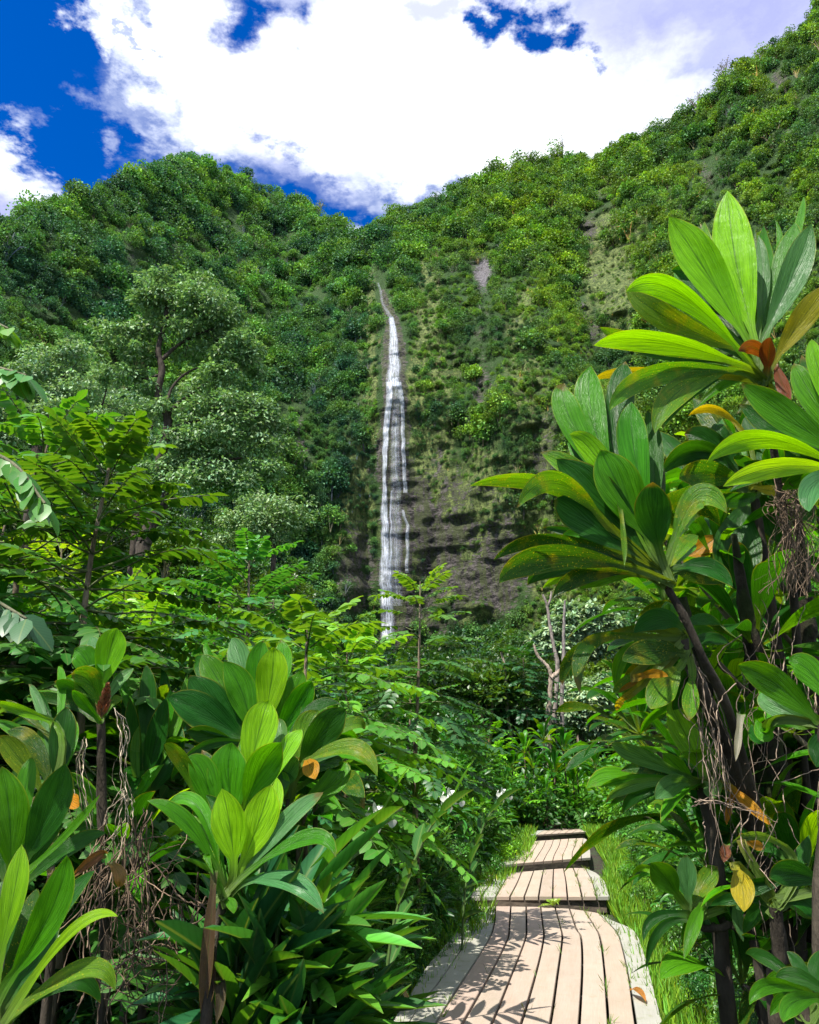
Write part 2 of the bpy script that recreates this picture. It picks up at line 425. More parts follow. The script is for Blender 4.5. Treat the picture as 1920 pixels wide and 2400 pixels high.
# ================================================================== MOUNTAIN
SKYL = [(-900, 640), (-300, 600), (0, 530), (61, 501), (122, 467), (206, 442), (278, 422), (334, 403), (390, 386), (473, 380), (517, 383), (568, 397),
        (612, 428), (696, 464), (740, 492), (796, 520), (824, 551), (857, 549), (885, 529), (913, 501), (946, 480), (1016, 464), (1082, 430),
        (1183, 391), (1249, 372), (1316, 358), (1405, 358), (1461, 330), (1516, 308), (1572, 284), (1628, 248), (1656, 224), (1700, 175), (1739, 150),
        (1778, 124), (1828, 92), (1878, 53), (1920, 12), (2300, -300), (2800, -480)]
SKYL = np.array(SKYL, float)
def skyline(px): return np.interp(px, SKYL[:, 0], SKYL[:, 1]) + 16
DB = np.array([(-900, 90), (-200, 112), (0, 122), (300, 150), (600, 195), (780, 232), (860, 246), (930, 250), (1000, 248), (1200, 238), (1400, 222), (1600, 196), (1800, 168), (1920, 152), (2300, 118), (2800, 90)], float)
def g(px, py, cx_, cy_, sx, sy): return np.exp(-((px-cx_)/sx)**2-((py-cy_)/sy)**2)
def mdist(px, py):
    """distance ahead (Y) of the mountain face along the photo's line of sight"""
    x, y, z = raydir(px, py)
    te = z/np.hypot(x, y)
    Yb = np.interp(px, DB[:, 0], DB[:, 1])
    kl = np.interp(px, [-900, 300, 640, 800, 870, 930, 1200, 1500, 1750, 2000, 2800], [.55, .52, .42, .2, .10, .06, .08, .20, .34, .42, .42])
    zc = te*Yb                                   # rough height
    Y = Yb*(1 + 0*te)
    zz = np.where(zc < 0, 0, zc)
    # the cliff leans back above its lip
    lip = np.interp(px, [600, 860, 930, 1200, 1500, 1800], [90, 128, 134, 118, 96, 80])
    k2 = np.interp(px, [300, 800, 930, 1300, 1700], [.2, .55, .75, .55, .25])
    for _ in range(3):
        h = te*Y
        Y = Yb + kl*np.maximum(h, 0) + k2*np.maximum(h-lip, 0)
        Y = np.minimum(Y, Yb*2.1)
    return Y
def relief(px, py, Y):
    X = at(px, py, Y)
    x, yv, z = X[..., 0], X[..., 1], X[..., 2]
    ribs = (fbm(x/17.0, z/75.0, 3.0, 3, 11)-0.5)*24.0
    big = (fbm(x/46.0, z/60.0, 9.0, 3, 5)-0.5)*30.0
    small = (fbm(x/5.0, z/5.5, 1.0, 4, 21)-0.5)*9.5
    ledge = (fbm(x/14.0, z/2.6, 2.0, 2, 31)-0.5)*1.8
    sm = np.exp(-((px-925)/75.0)**2)*np.clip((py-640)/60, 0, 1)          # smooth wall behind the fall
    gul = 9.0*np.exp(-((px-(868+np.clip((py-700)/800, -0.3, 1)*-10))/26.0)**2)  # dark gully left of the fall
    r = (ribs+big)*(1-0.88*sm)+small*(1-0.55*sm)+ledge
    rk_ = np.clip(g(px, py, 1090, 1290, 190, 230), 0, 1)
    r = r - small*.7*rk_ + (fbm(x/9.0, z/1.7, 5.0, 3, 33)-.5)*1.0*np.maximum(rk_, sm)
    return Y + r + gul*0.4
nx, ny = 640, 300
cx = np.concatenate([np.linspace(-900, -60, 60, endpoint=False), np.linspace(-60, 1980, 520, endpoint=False), np.linspace(1980, 2800, 60)])
tt = np.linspace(0, 1, ny)
PX = np.repeat(cx[:, None], ny, 1)
sk = skyline(cx) + (fbm(cx/40.0, 0.5, 0, 4, 3)-0.5)*22
PY = 1760 + (sk[:, None]-1760)*tt[None]
YY = relief(PX, PY, mdist(PX, PY))
V = at(PX, PY, YY)
# keep the valley-side foot on the ground, and carry the land on behind the ridge
back = []
for i in range(1, 7):
    b = V[:, -1].copy(); b[:, 1] += i*12.0; b[:, 2] -= 2.0*i*i*0.8; back.append(b)
V = np.concatenate([V, np.stack(back, 1)], 1)
nyy = V.shape[1]
# masks: how bare the rock is, how grassy
PXf = np.concatenate([PX, np.repeat(PX[:, -1:], 6, 1)], 1); PYf = np.concatenate([PY, np.repeat(PY[:, -1:], 6, 1)], 1)
def rockmask(px, py):
    n = fbm(px/34.0, py/46.0, 0, 4, 71); n2 = fbm(px/12.0, py/40.0, 0, 3, 72)
    fx = np.interp(py, [640, 760, 900, 1100, 1300, 1500], [884, 922, 925, 930, 935, 930])
    wl = np.interp(py, [640, 800, 1100, 1500], [4, 26, 42, 44])
    m = 1.25*np.exp(-((px-fx)/wl)**4)*np.clip((py-655)/60, 0, 1)
    m = np.maximum(m, 1.0*g(px, py, 1130, 640, 34, 48))
    m = np.maximum(m, 0.45*g(px, py, 905, 600, 18, 40))
    m = np.maximum(m, 0.95*g(px, py, 1040, 1290, 140, 200))
    m = np.maximum(m, 0.95*g(px, py, 1150, 1330, 130, 130))
    m = np.maximum(m, 0.40*g(px, py, 1130, 860, 60, 190))
    m = np.maximum(m, 0.45*g(px, py, 1380, 740, 40, 110))
    m = np.maximum(m, 0.60*g(px, py, 1270, 1090, 70, 140))
    m = np.maximum(m, 0.65*g(px, py, 1310, 490, 30, 26))
    m = np.maximum(m, 0.70*g(px, py, 1380, 530, 24, 40))
    m = np.maximum(m, 0.75*g(px, py, 1655, 440, 22, 60))
    m = np.maximum(m, 0.75*g(px, py, 1828, 180, 22, 24))
    m = np.maximum(m, 0.9*g(px, py, 830, 1330, 60, 110))
    m = np.maximum(m, 0.65*g(px, py, 705, 1030, 16, 60))
    return np.clip(m*1.15 + (n-0.5)*1.5 + (n2-0.5)*0.5 - 0.12, 0, 1)
def grassmask(px, py):
    n = fbm(px/30.0+40, py/60.0, 0, 3, 75)
    m = 1.15*g(px, py, 1010, 980, 55, 300)
    m = np.maximum(m, 0.9*g(px, py, 1440, 640, 75, 190))
    m = np.maximum(m, 0.8*g(px, py, 1100, 1240, 200, 230))
    m = np.maximum(m, 0.8*g(px, py, 830, 1180, 45, 150))
    m = np.maximum(m, 0.6*g(px, py, 1230, 900, 60, 300))
    m = np.maximum(m, 0.6*g(px, py, 1270, 1280, 160, 160))
    m = np.maximum(m, 0.7*g(px, py, 870, 850, 22, 200))
    return np.clip(m*1.2+(n-0.5)*1.0-0.1, 0, 1)
rm = rockmask(PXf, PYf); gm = grassmask(PXf, PYf)
C = np.stack([rm, gm, g(PXf, PYf, 1136, 640, 30, 46)+.7*g(PXf, PYf, 1320, 492, 22, 20), np.zeros_like(rm)], -1).reshape(-1, 4)
i = np.arange(nx-1)[:, None]*nyy; j = np.arange(nyy-1)[None]
F = np.stack([i+j, i+nyy+j, i+nyy+j+1, i+j+1], -1).reshape(-1, 4)
m, t, o = new_mat('mountain_rock_and_moss')
a_ = t.node('ShaderNodeAttribute', attribute_name='Col'); s_ = t.node('ShaderNodeSeparateColor'); t.link(a_.outputs['Color'], s_.inputs[0])
pos = t.node('ShaderNodeNewGeometry').outputs['Position']
nA = t.noise(t.mapping(pos, (1, 1, 2.6)), 0.42, 9, 0.76)
nB = t.noise(t.mapping(pos, (1, 1, 0.20)), 0.6, 8, 0.74)
nC = t.noise(t.mapping(pos, (1, 1, .6)), 1.5, 6, 0.8)
rock = t.mix(t.smooth(nA, 0.42, 0.62), (0.014, 0.013, 0.014), (0.170, 0.150, 0.145))
rock = t.mix(t.math('MULTIPLY', t.smooth(nB, 0.44, 0.56), .85), rock, (0.080, 0.100, 0.038))
rock = t.mix(t.smooth(nC, 0.62, 0.75), rock, (0.20, 0.185, 0.19))
grs = t.mix(t.smooth(nB, 0.35, 0.65), (0.035, 0.075, 0.014), (0.250, 0.310, 0.095))
grs = t.mix(t.smooth(nC, 0.48, 0.62), grs, (0.045, 0.055, 0.020))
under = t.mix(nC, (0.016, 0.045, 0.010), (0.055, 0.12, 0.025))
gf = t.smooth(t.math('ADD', s_.outputs[1], t.math('MULTIPLY', t.math('SUBTRACT', nC, 0.5), 0.9)), 0.18, 0.5)
c_ = t.mix(gf, under, grs)
rf = t.smooth(t.math('ADD', s_.outputs[0], t.math('MULTIPLY', t.math('SUBTRACT', nA, 0.5), 2.6)), 0.50, 0.64)
rock = t.mix(t.smooth(t.math('ADD', s_.outputs[2], t.math('MULTIPLY', t.math('SUBTRACT', nA, .5), 2.6)), .50, .62), rock, t.mix(t.smooth(nC, .42, .6), (.10, .09, .10), (.27, .255, .27)))
c_ = t.mix(rf, c_, rock)
b = principled(t, Base_Color=c_, Roughness=0.85); b.inputs['Specular IOR Level'].default_value = 0.25
bp = t.node('ShaderNodeBump'); bp.inputs['Strength'].default_value = 1.0; bp.inputs['Distance'].default_value = 2.2
t.link(t.math('ADD', nA, t.math('MULTIPLY', nC, 0.5)), bp.inputs['Height']); t.link(bp.outputs[0], b.inputs['Normal'])
t.link(b.outputs[0], o.inputs[0])
mb = MB(); mb.add(V.reshape(-1, 3), F, C)
mo = mb.build('mountain', m); tag(mo, 'steep green cliff wall of dark rock, moss and grass around the valley', 'mountain', kind='structure')

# ---- shrubs and trees of the far hillside: one mass ------------------------------------------------
def bush_mesh(name, seed, R=1.0, H=0.9, n=420, leaf=0.17, lobes=9, twigs=3, tcol=(0.10, 0.09, 0.075)):
    """a leafy crown of unit radius: lobes of leaf sprays with gaps"""
    rng = np.random.default_rng(seed); mb = MB()
    lc = rdir(rng, lobes, 0.35)*rng.uniform(.25, .62, (lobes, 1)); lc[:, 2] = np.abs(lc[:, 2])*1.1
    lr = rng.uniform(.30, .52, lobes)
    k = rng.integers(0, lobes, n); d = rdir(rng, n, 0.25)
    P = lc[k]+d*lr[k][:, None]*rng.uniform(.75, 1.08, (n, 1))
    P[:, 2] *= H; P *= R
    D = unit(d+rng.normal(0, .6, (n, 3))+np.array([0, 0, -.1]))
    N = unit(d+rng.normal(0, .35, (n, 3))+np.array([0, 0, .5]))
    base = np.array((0.084, 0.182, 0.058))
    c = vary(rng, base, n, .28, .12)*(0.75+0.5*rng.random((lobes, 1)))[k]
    leaves(mb, P, D, N, leaf*R*rng.uniform(.7, 1.4, n), leaf*.42*R*rng.uniform(.8, 1.3, n), c, T_DIAMOND)
    # a few limbs inside
    for q in range(twigs):
        e_ = lc[q % lobes]*(1 if q < 3 else rng.uniform(1.1, 1.7)); tube(mb, spline([(0, 0, -.9), e_*.5+[rng.normal(0, .06), 0, -.3*(q < 3)], e_], 5), np.array([.05, .04, .03, .02, .01])*(.8 if q < 3 else .6), 4, tcol)
    o = mb.build(name, M['far'], smooth=False)
    return o
bcol = bpy.data.collections.new('shrub_kinds')
variants = []
for s_i in range(7):
    o = bush_mesh('shrub', 100+s_i, n=[620, 640, 420, 700, 560, 620, 340][s_i], H=[.8, 1.0, 1.3, .7, .9, 1.1, 1.5][s_i], leaf=[.12, .15, .12, .11, .17, .13, .12][s_i])
    sc.collection.objects.unlink(o); bcol.objects.link(o); variants.append(o)
for s_i, (n_, tw_, H_) in enumerate([(110, 12, 1.3), (60, 14, 1.5)]):
    o = bush_mesh('shrub', 140+s_i, n=n_, H=H_, leaf=.13, twigs=tw_, tcol=(.30, .26, .23)); sc.collection.objects.unlink(o); bcol.objects.link(o)
rng = np.random.default_rng(5)
def density(px, py):
    rk, gr = rockmask(px, py), grassmask(px, py)
    d = 1.0-np.clip(rk*2.2, 0, 1)
    d *= 1.0-0.93*np.clip(gr*1.5, 0, 1)
    d *= 1-.85*np.clip(1.3*g(px, py, 1090, 1290, 190, 220), 0, 1)
    # shrub bands that run down the right-hand cliff
    band = np.maximum.reduce([g(px, py, 960, 680, 90, 90), g(px, py, 1230, 800, 75, 230), g(px, py, 1080, 760, 90, 110), g(px, py, 1010, 880, 40, 130), g(px, py, 760, 1080, 45, 230)])
    return np.maximum(d, 0.75*band*(1-np.clip(rk*1.2-0.2, 0, 1)))
N0 = 31000
bx = rng.uniform(-420, 2350, N0); tb = rng.random(N0)**0.9
by = 1700+(skyline(bx)+4-1700)*tb
bx[2600:9600] = rng.uniform(690, 1600, 7000); by[2600:9600] = 1500+(skyline(bx[2600:9600])-1500)*rng.random(7000)
bx[:2600] = rng.uniform(-300, 2250, 2600); by[:2600] = skyline(bx[:2600])+rng.uniform(-4, 70, 2600)
keep = rng.random(N0) < density(bx, by)
# nothing in front of the stream channel
fx = np.interp(by, [560, 660, 760, 900, 1500], [872, 888, 921, 925, 922]); keep &= ~((np.abs(bx-fx) < np.interp(by, [600, 750, 900], [9, 26, 44])) & (by > 600))
bx, by = bx[keep], by[keep]
# thin the part that nothing shows (behind the near trees)
keep = ~((by > 1500) & (rng.random(len(bx)) < .45)); bx, by = bx[keep], by[keep]
tx = rng.uniform(680, 1620, 16000); ty = 1500+(skyline(tx)+10-1500)*rng.random(16000)
kt = (rng.random(16000) < .22+.35*grassmask(tx, ty)) & (rng.random(16000) > 1.1*np.clip(rockmask(tx, ty)*1.6-.15, 0, 1))
fx = np.interp(ty, [560, 660, 760, 900, 1500], [872, 888, 921, 925, 922]); kt &= np.abs(tx-fx) > np.interp(ty, [600, 750, 900], [8, 22, 38])
tx, ty = tx[kt], ty[kt]; nbig = len(bx); bx = np.concatenate([bx, tx]); by = np.concatenate([by, ty])
sk_ = skyline(bx); Yb = relief(bx, by, mdist(bx, by))
Pb = at(bx, by, Yb)
patch = fbm(Pb[:, 0]/22, Pb[:, 2]/22, 0, 2, 55)
size = rng.lognormal(0.55, 0.50, len(bx))*np.interp(patch, [.3, .7], [.8, 1.3])*(1-0.30*np.clip(grassmask(bx, by)*1.3, 0, 1))
cliff = (bx > 690) & (bx < 1500) & (by > 640)
size = np.where(cliff, size*0.62, size)
size = np.clip(size, .8, 4.6)*np.clip(Pb[:, 1]/200, .85, 1.7)
size[:nbig] = np.where(rng.random(nbig) < .025, np.clip(size[:nbig]*2.2, 2, 6.5), size[:nbig])
size[nbig:] = rng.uniform(.45, 1.15, len(bx)-nbig)
Pb[:, 1] -= size*0.25; Pb[:, 2] += size*0.15
pm = bpy.data.meshes.new('hillside_forest'); pm.vertices.add(len(Pb)); pm.vertices.foreach_set('co', Pb.astype(np.float32).ravel())
for nm, typ, arr in (('size', 'FLOAT', size), ('turn', 'FLOAT', rng.uniform(0, 6.28, len(bx))), ('kindix', 'INT', rng.choice(9, len(bx), p=[.134]*7+[.036, .026]))):
    a = pm.attributes.new(nm, typ, 'POINT'); a.data.foreach_set('value', arr.astype(np.int32 if typ == 'INT' else np.float32))
fo = bpy.data.objects.new('hillside_forest', pm); link(fo)
tag(fo, 'dense shrubs and trees covering the far green hillsides', 'forest', kind='stuff')
def scatter_mod(obj, coll, mat):
    ng = bpy.data.node_groups.new('scatter', 'GeometryNodeTree')
    ng.interface.new_socket('Geometry', in_out='INPUT', socket_type='NodeSocketGeometry'); ng.interface.new_socket('Geometry', in_out='OUTPUT', socket_type='NodeSocketGeometry')
    t = NT(ng); gi = t.node('NodeGroupInput'); go = t.node('NodeGroupOutput')
    mp = t.node('GeometryNodeMeshToPoints'); t.link(gi.outputs[0], mp.inputs['Mesh'])
    ci = t.node('GeometryNodeCollectionInfo'); ci.inputs['Collection'].default_value = coll
    ci.inputs['Separate Children'].default_value = True; ci.inputs['Reset Children'].default_value = True
    ip = t.node('GeometryNodeInstanceOnPoints'); t.link(mp.outputs[0], ip.inputs['Points']); t.link(ci.outputs[0], ip.inputs['Instance'])
    ip.inputs['Pick Instance'].default_value = True
    def attr(n, ty):
        q = t.node('GeometryNodeInputNamedAttribute', data_type=ty); q.inputs['Name'].default_value = n; return q.outputs[0]
    t.link(attr('kindix', 'INT'), ip.inputs['Instance Index'])
    cb = t.node('ShaderNodeCombineXYZ'); t.link(attr('turn', 'FLOAT'), cb.inputs[2])
    t.link(cb.outputs[0], ip.inputs['Rotation']); t.link(attr('size', 'FLOAT'), ip.inputs['Scale'])
    t.link(ip.outputs[0], go.inputs[0])
    md = obj.modifiers.new('scatter', 'NODES'); md.node_group = ng
scatter_mod(fo, bcol, M['far'])

# ---- thin airy trees on the skyline ----------------------------------------------------------------
def wispy(name, seed):
    rng = np.random.default_rng(seed); root = empty(name)
    tb_, lf = MB(), MB()
    tips = []
    for q in range(6):
        a = rng.uniform(0, 6.28); h = rng.uniform(2.5, 5.0)
        p = spline([(0, 0, -1), (0.2*math.cos(a), .2*math.sin(a), 1.2), (math.cos(a)*rng.uniform(.6, 2.0), math.sin(a)*rng.uniform(.6, 2.0), h)], 8)
        tube(tb_, p, np.linspace(.13, .03, 8), 5, (0.22, 0.18, 0.17)); tips += [p[-1], p[-3], p[-2]]
        for e in range(4):
            s0 = p[rng.integers(3, 7)]; e0 = s0+rdir(rng, 1, .8)[0]*rng.uniform(.6, 1.3)
            tube(tb_, [s0, (s0+e0)/2+rng.normal(0, .1, 3), e0], [.04, .03, .02], 4, (0.22, 0.18, 0.17)); tips.append(e0)
    tips = np.array(tips); n = 260
    P = tips[rng.integers(0, len(tips), n)]+rng.normal(0, .38, (n, 3))
    leaves(lf, P, rdir(rng, n), rdir(rng, n, .6), rng.uniform(.18, .34, n), rng.uniform(.06, .11, n), vary(rng, (0.12, 0.14, 0.06), n), T_DIAMOND)
    tb_.build('trunk', M['bark'], root); lf.build('crown', M['far'], root, smooth=False)
    return root
w1, w2 = wispy('ridge_tree', 7), wispy('ridge_tree', 8)
spots = [(432, 1.0, 'thin half bare tree on top of the rounded left hill, right of its blue sky'), (340, .8, 'small feathery tree on the left hill crest above its shoulder'), (275, .7, 'small dark tree on the left hill slope against deep blue sky'),
         (742, 1.0, 'bare twiggy reddish tree on the ridge just left of the notch'), (700, .8, 'bare shrub on the descending ridge left of the notch'), (868, .7, 'twiggy tree standing in the notch above the waterfall'),
         (1016, .7, 'small tree on the right ridge nearest the notch'), (1090, .7, 'spiky tree on the right ridge under the lower cloud edge'), (1240, .8, 'airy tree on the middle of the right ridge'), (1320, 1.1, 'broad pale tree on the flat part of the right ridge'),
         (1400, .7, 'short thin tree at the end of the flat part of the right ridge'), (1516, .8, 'small airy tree where the right ridge starts climbing'), (1635, 1.0, 'reddish wispy tree on the steep right ridge'), (1700, 1.15, 'tallest wispy tree on the steep right ridge'), (1780, .8, 'small tree below the top right corner of the ridge')]
for q, (px, s, lab) in enumerate(spots):
    src = (w1, w2)[q % 2]; r = src if q < 2 else copy_tree(src)
    py = skyline(px)+2; Yp = float(relief(np.array([px]), np.array([py]), mdist(np.array([px]), np.array([py])))[0])
    r.location = at(px, py, Yp); r.rotation_euler.z = q*1.7; s *= Yp/230
    s *= 1.5; r.scale = (s, s, s); tag(r, lab, 'tree', 'thin trees along the skyline')

# ================================================================== WATERFALL
m, t, o = new_mat('falling_water')
uvn = t.node('ShaderNodeUVMap').outputs[0]
st = t.noise(t.mapping(uvn, (6, 0.7, 1)), 3.0, 6, 0.66, 0.7)
st2 = t.noise(t.mapping(uvn, (3, 5.0, 1)), 3.0, 5, 0.6)
s2 = t.node('ShaderNodeSeparateXYZ'); t.link(uvn, s2.inputs[0])
edge = t.smooth(t.math('ABSOLUTE', t.math('SUBTRACT', s2.outputs[0], 0.5)), 0.52, 0.22)
a_ = t.node('ShaderNodeAttribute', attribute_name='Col'); s3 = t.node('ShaderNodeSeparateColor'); t.link(a_.outputs['Color'], s3.inputs[0])
op = t.math('ADD', t.math('MULTIPLY', t.smooth(st, 0.30, 0.70), 0.85), t.math('MULTIPLY', t.smooth(st2, 0.45, 0.7), 0.35))
op = t.math('MULTIPLY', t.math('MULTIPLY', op, edge), s3.outputs[0], clamp=True)
b = principled(t, Base_Color=(0.80, 0.86, 0.98, 1), Roughness=0.5)
tr = t.node('ShaderNodeBsdfTransparent'); tl = t.node('ShaderNodeBsdfTranslucent'); tl.inputs[0].default_value = (.65, .75, .98, 1)
m1 = t.node('ShaderNodeMixShader'); m1.inputs[0].default_value = .45; t.link(b.outputs[0], m1.inputs[1]); t.link(tl.outputs[0], m1.inputs[2])
mx = t.node('ShaderNodeMixShader'); t.link(op, mx.inputs[0]); t.link(tr.outputs[0], mx.inputs[1]); t.link(m1.outputs[0], mx.inputs[2]); t.link(mx.outputs[0], o.inputs[0])
M['water'] = m
wf = MB()
def ribbon(left, right, den=1.0, off=1.2, n=120):
    L, R = np.array(left, float), np.array(right, float)
    ys = np.linspace(L[0, 1], L[-1, 1], n)
    lx = np.interp(ys, L[:, 1], L[:, 0]); rx = np.interp(ys, R[:, 1], R[:, 0])
    jit = (vnoise(ys/22, 0, 0, 9)-.5)*4; k = 9
    u_ = np.linspace(0, 1, k)[None]; pxx = lx[:, None]*(1-u_)+rx[:, None]*u_+jit[:, None]; pyy = np.repeat(ys[:, None], k, 1)
    Y = relief(pxx, pyy, mdist(pxx, pyy)); 
    Y = np.minimum(Y, Y.mean(1, keepdims=True)+.6)-off - .5*np.sin(np.pi*u_)
    P = at(pxx, pyy, Y)
    i = np.arange(n-1)[:, None]*k; j = np.arange(k-1)[None]
    F = np.stack([i+j, i+j+1, i+k+j+1, i+k+j], -1).reshape(-1, 4)
    U = np.stack([np.repeat(u_, n, 0), np.repeat((ys/100)[:, None], k, 1)], -1)
    d = np.full((n*k, 4), den)
    wf.add(P.reshape(-1, 3), F, d, U.reshape(-1, 2))
ribbon([(884, 662), (893, 712), (906, 742), (914, 775)], [(890, 662), (900, 712), (921, 742), (930, 775)], 0.3)
ribbon([(910, 742), (911, 809), (906, 870), (904, 905)], [(922, 742), (937, 809), (941, 870), (943, 905)], 0.95)
ribbon([(905, 895), (899, 976), (896, 1059), (895, 1130), (892, 1201), (892, 1293), (888, 1352), (890, 1498)],
       [(923, 895), (917, 976), (911, 1059), (905, 1130), (912, 1201), (915, 1293), (921, 1352), (926, 1498)], 1.15)
ribbon([(929, 895), (939, 976), (941, 1059), (943, 1155)], [(944, 895), (950, 976), (953, 1059), (955, 1155)], 0.8)
ribbon([(941, 1195), (950, 1235), (950, 1343)], [(950, 1195), (960, 1235), (961, 1343)], 0.65)
ribbon([(916, 885), (917, 960), (913, 1100), (912, 1300), (916, 1420)], [(938, 885), (940, 960), (942, 1100), (945, 1300), (946, 1420)], 0.36)
for (x0, x1, y0, y1, dn) in ((927, 930, 980, 1120, .5), (914, 918, 1150, 1400, .8), (928, 931, 1250, 1400, .5)):
    ribbon([(x0, y0), (x0-1, y1)], [(x1+1, y0), (x1+2, y1)], dn, 1.0, 60)
wo = wf.build('waterfall', M['water']); tag(wo, 'tall thin white waterfall dropping down the dark cliff in two strands', 'waterfall', kind='structure')
# ================================================================== GROUND
H1, ST = 0.0, 0.12
def path_x(y): return np.interp(y, PCY, PCX)
PCY = [-30, 0, 5.4, 8, 10.5, 13, 17, 24, 60]; PCX = [-3.6, .1, .80, 1.20, 1.80, 2.05, 3.10, 4.2, 9.5]
def gz(x, y):
    """height of the land"""
    x = np.asarray(x, float); y = np.asarray(y, float)
    bxc = path_x(y)                                             # centre line of the boardwalk
    d = x-bxc
    z = -0.22+np.interp(y, [9, 12, 17, 28, 60], [0, .1, .22, .42, 1.5])
    bank = np.interp(np.abs(d), [1.05, 1.8, 3.2, 7], [0, .12, .35, .6])
    z = z+bank*(1+0*y)+0.25*(fbm(x/2.2+7, y/2.2, 0, 3, 41)-.5)*np.clip(np.abs(d)-.8, 0, 1)
    z = z+np.interp(y, [60, 120, 220, 420], [0, 4, 20, 70])
    return z
xs = np.concatenate([np.linspace(-400, -22, 30), np.linspace(-20, 24, 130), np.linspace(26, 420, 30)])
ys = np.concatenate([np.linspace(-30, -2, 8), np.linspace(-1, 34, 110), np.linspace(36, 420, 50)])
GX, GY = np.meshgrid(xs, ys, indexing='ij')
V = np.stack([GX, GY, gz(GX, GY)], -1)
i = np.arange(len(xs)-1)[:, None]*len(ys); j = np.arange(len(ys)-1)[None]
F = np.stack([i+j, i+len(ys)+j, i+len(ys)+j+1, i+j+1], -1).reshape(-1, 4)
m, t, o = new_mat('forest_floor')
pos = t.node('ShaderNodeNewGeometry').outputs['Position']
n1 = t.noise(pos, 3.0, 6, .65); n2 = t.noise(pos, 22, 4, .7)
c_ = t.mix(t.smooth(n1, .4, .62), (0.022, 0.015, 0.010), (0.020, 0.040, 0.010))
c_ = t.mix(t.smooth(n2, .55, .72), c_, (0.085, 0.060, 0.035))
b = principled(t, Base_Color=c_, Roughness=0.95)
bp = t.node('ShaderNodeBump'); bp.inputs['Distance'].default_value = .03; t.link(n2, bp.inputs['Height']); t.link(bp.outputs[0], b.inputs['Normal'])
t.link(b.outputs[0], o.inputs[0])
mb = MB(); mb.add(V.reshape(-1, 3), F); tag(mb.build('ground', m), 'dark leaf litter and soil of the valley floor', 'ground', kind='structure')

# ================================================================== BOARDWALK
def wood_mat():
    m, t, o = new_mat('deck_board')
    a_ = t.node('ShaderNodeAttribute', attribute_name='Col'); col = a_.outputs['Color']; al = a_.outputs['Alpha']
    uvn = t.node('ShaderNodeUVMap').outputs[0]; pos = t.node('ShaderNodeNewGeometry').outputs['Position']
    gr = t.noise(t.mapping(uvn, (30, 1.3, 1)), 3.0, 6, .65, .15)
    gr2 = t.noise(t.mapping(uvn, (4, .35, 1)), 3.0, 4, .6)
    st = t.noise(pos, 2.1, 5, .6); sp = t.noise(pos, 60, 3, .6); dirt = t.noise(pos, 7.5, 6, .7)
    c = t.mix(1.0, col, t.mix(gr, (.80, .79, .78), (1.12, 1.12, 1.12)), 'MULTIPLY')
    c = t.mix(1.0, c, t.mix(gr2, (.88, .84, .78), (1.08, 1.1, 1.12)), 'MULTIPLY')
    c = t.mix(1.0, c, t.mix(st, (.80, .80, .78), (1.10, 1.08, 1.06)), 'MULTIPLY')
    c = t.mix(t.math('MULTIPLY', t.smooth(sp, .64, .74), .35), c, (.12, .10, .07))
    c = t.mix(t.math('MULTIPLY', t.smooth(dirt, .60, .74), .35), c, (.20, .19, .11))
    c = t.mix(t.math('MULTIPLY', al, t.smooth(dirt, .50, .66)), c, (.17, .19, .09))
    b = principled(t, Base_Color=c, Roughness=.78); b.inputs['Specular IOR Level'].default_value = .3
    bp = t.node('ShaderNodeBump'); bp.inputs['Strength'].default_value = .5; bp.inputs['Distance'].default_value = .003
    t.link(gr, bp.inputs['Height']); t.link(bp.outputs[0], b.inputs['Normal']); t.link(b.outputs[0], o.inputs[0]); return m
M['deck'] = wood_mat()
M['beam'] = col_mat('riser_wood', .85, .3, 6, .5, 1.5, .6, .01, (1, 1, 3))
def D_(p): return (900+p[0]*.40580, 1900+p[1]*.40580)
GREY = (0.33, 0.33, 0.305); TAN = (0.39, 0.322, 0.268)
def boards(lines, h, thick=.042, gap=.011, greys=(), seed=0, n=40):
    """strips between neighbouring gap lines, laid at height h"""
    rng = np.random.default_rng(seed); mb = MB()
    W = []
    for ln in lines:
        P = np.array([D_(p) for p in ln]); q = spline(P, n); W.append(on_plane(q[:, 0], q[:, 1], h))
    for k in range(len(W)-1):
        A, B = W[k], W[k+1]; s = unit(B-A)
        wA = A+s*gap; wB = B-s*gap
        tone = np.exp(rng.normal(0, .05)); c0 = np.array(GREY if k in greys else TAN)*tone*np.exp(rng.normal(0, .02, 3))
        al = .42 if k in greys else .10
        dz = rng.uniform(-.002, .002)
        top = np.stack([wA+[0, 0, -.004], wA+s*.004, wB-s*.004, wB+[0, 0, -.004]], 1)+[0, 0, dz]
        bot = np.stack([wB+[0, 0, -thick], wA+[0, 0, -thick]], 1)
        R = np.concatenate([top, bot], 1); m_ = 6
        i = np.arange(n-1)[:, None]*m_; j = np.arange(m_)[None]; j2 = (j+1) % m_
        F = np.stack([i+j, i+m_+j, i+m_+j2, i+j2], -1).reshape(-1, 4)
        L = np.concatenate([[0], np.cumsum(np.linalg.norm(np.diff(A, axis=0), axis=1))])
        U = np.stack([np.tile(np.array([0, .02, .98, 1, 1, 0])*.2+k*.37, (n, 1)), np.repeat(L[:, None], m_, 1)+k*3.1], -1)
        mb.add(R.reshape(-1, 3), F, np.array([*c0, al]), U.reshape(-1, 2))
        for e in (0, n-1): mb.add(R[e], [(0, 1, 4, 5), (1, 2, 3, 4)] if e else [(5, 4, 1, 0), (4, 3, 2, 1)], np.array([*(c0*.8), al]))
    return mb, W
def xt(ln, y): return ln
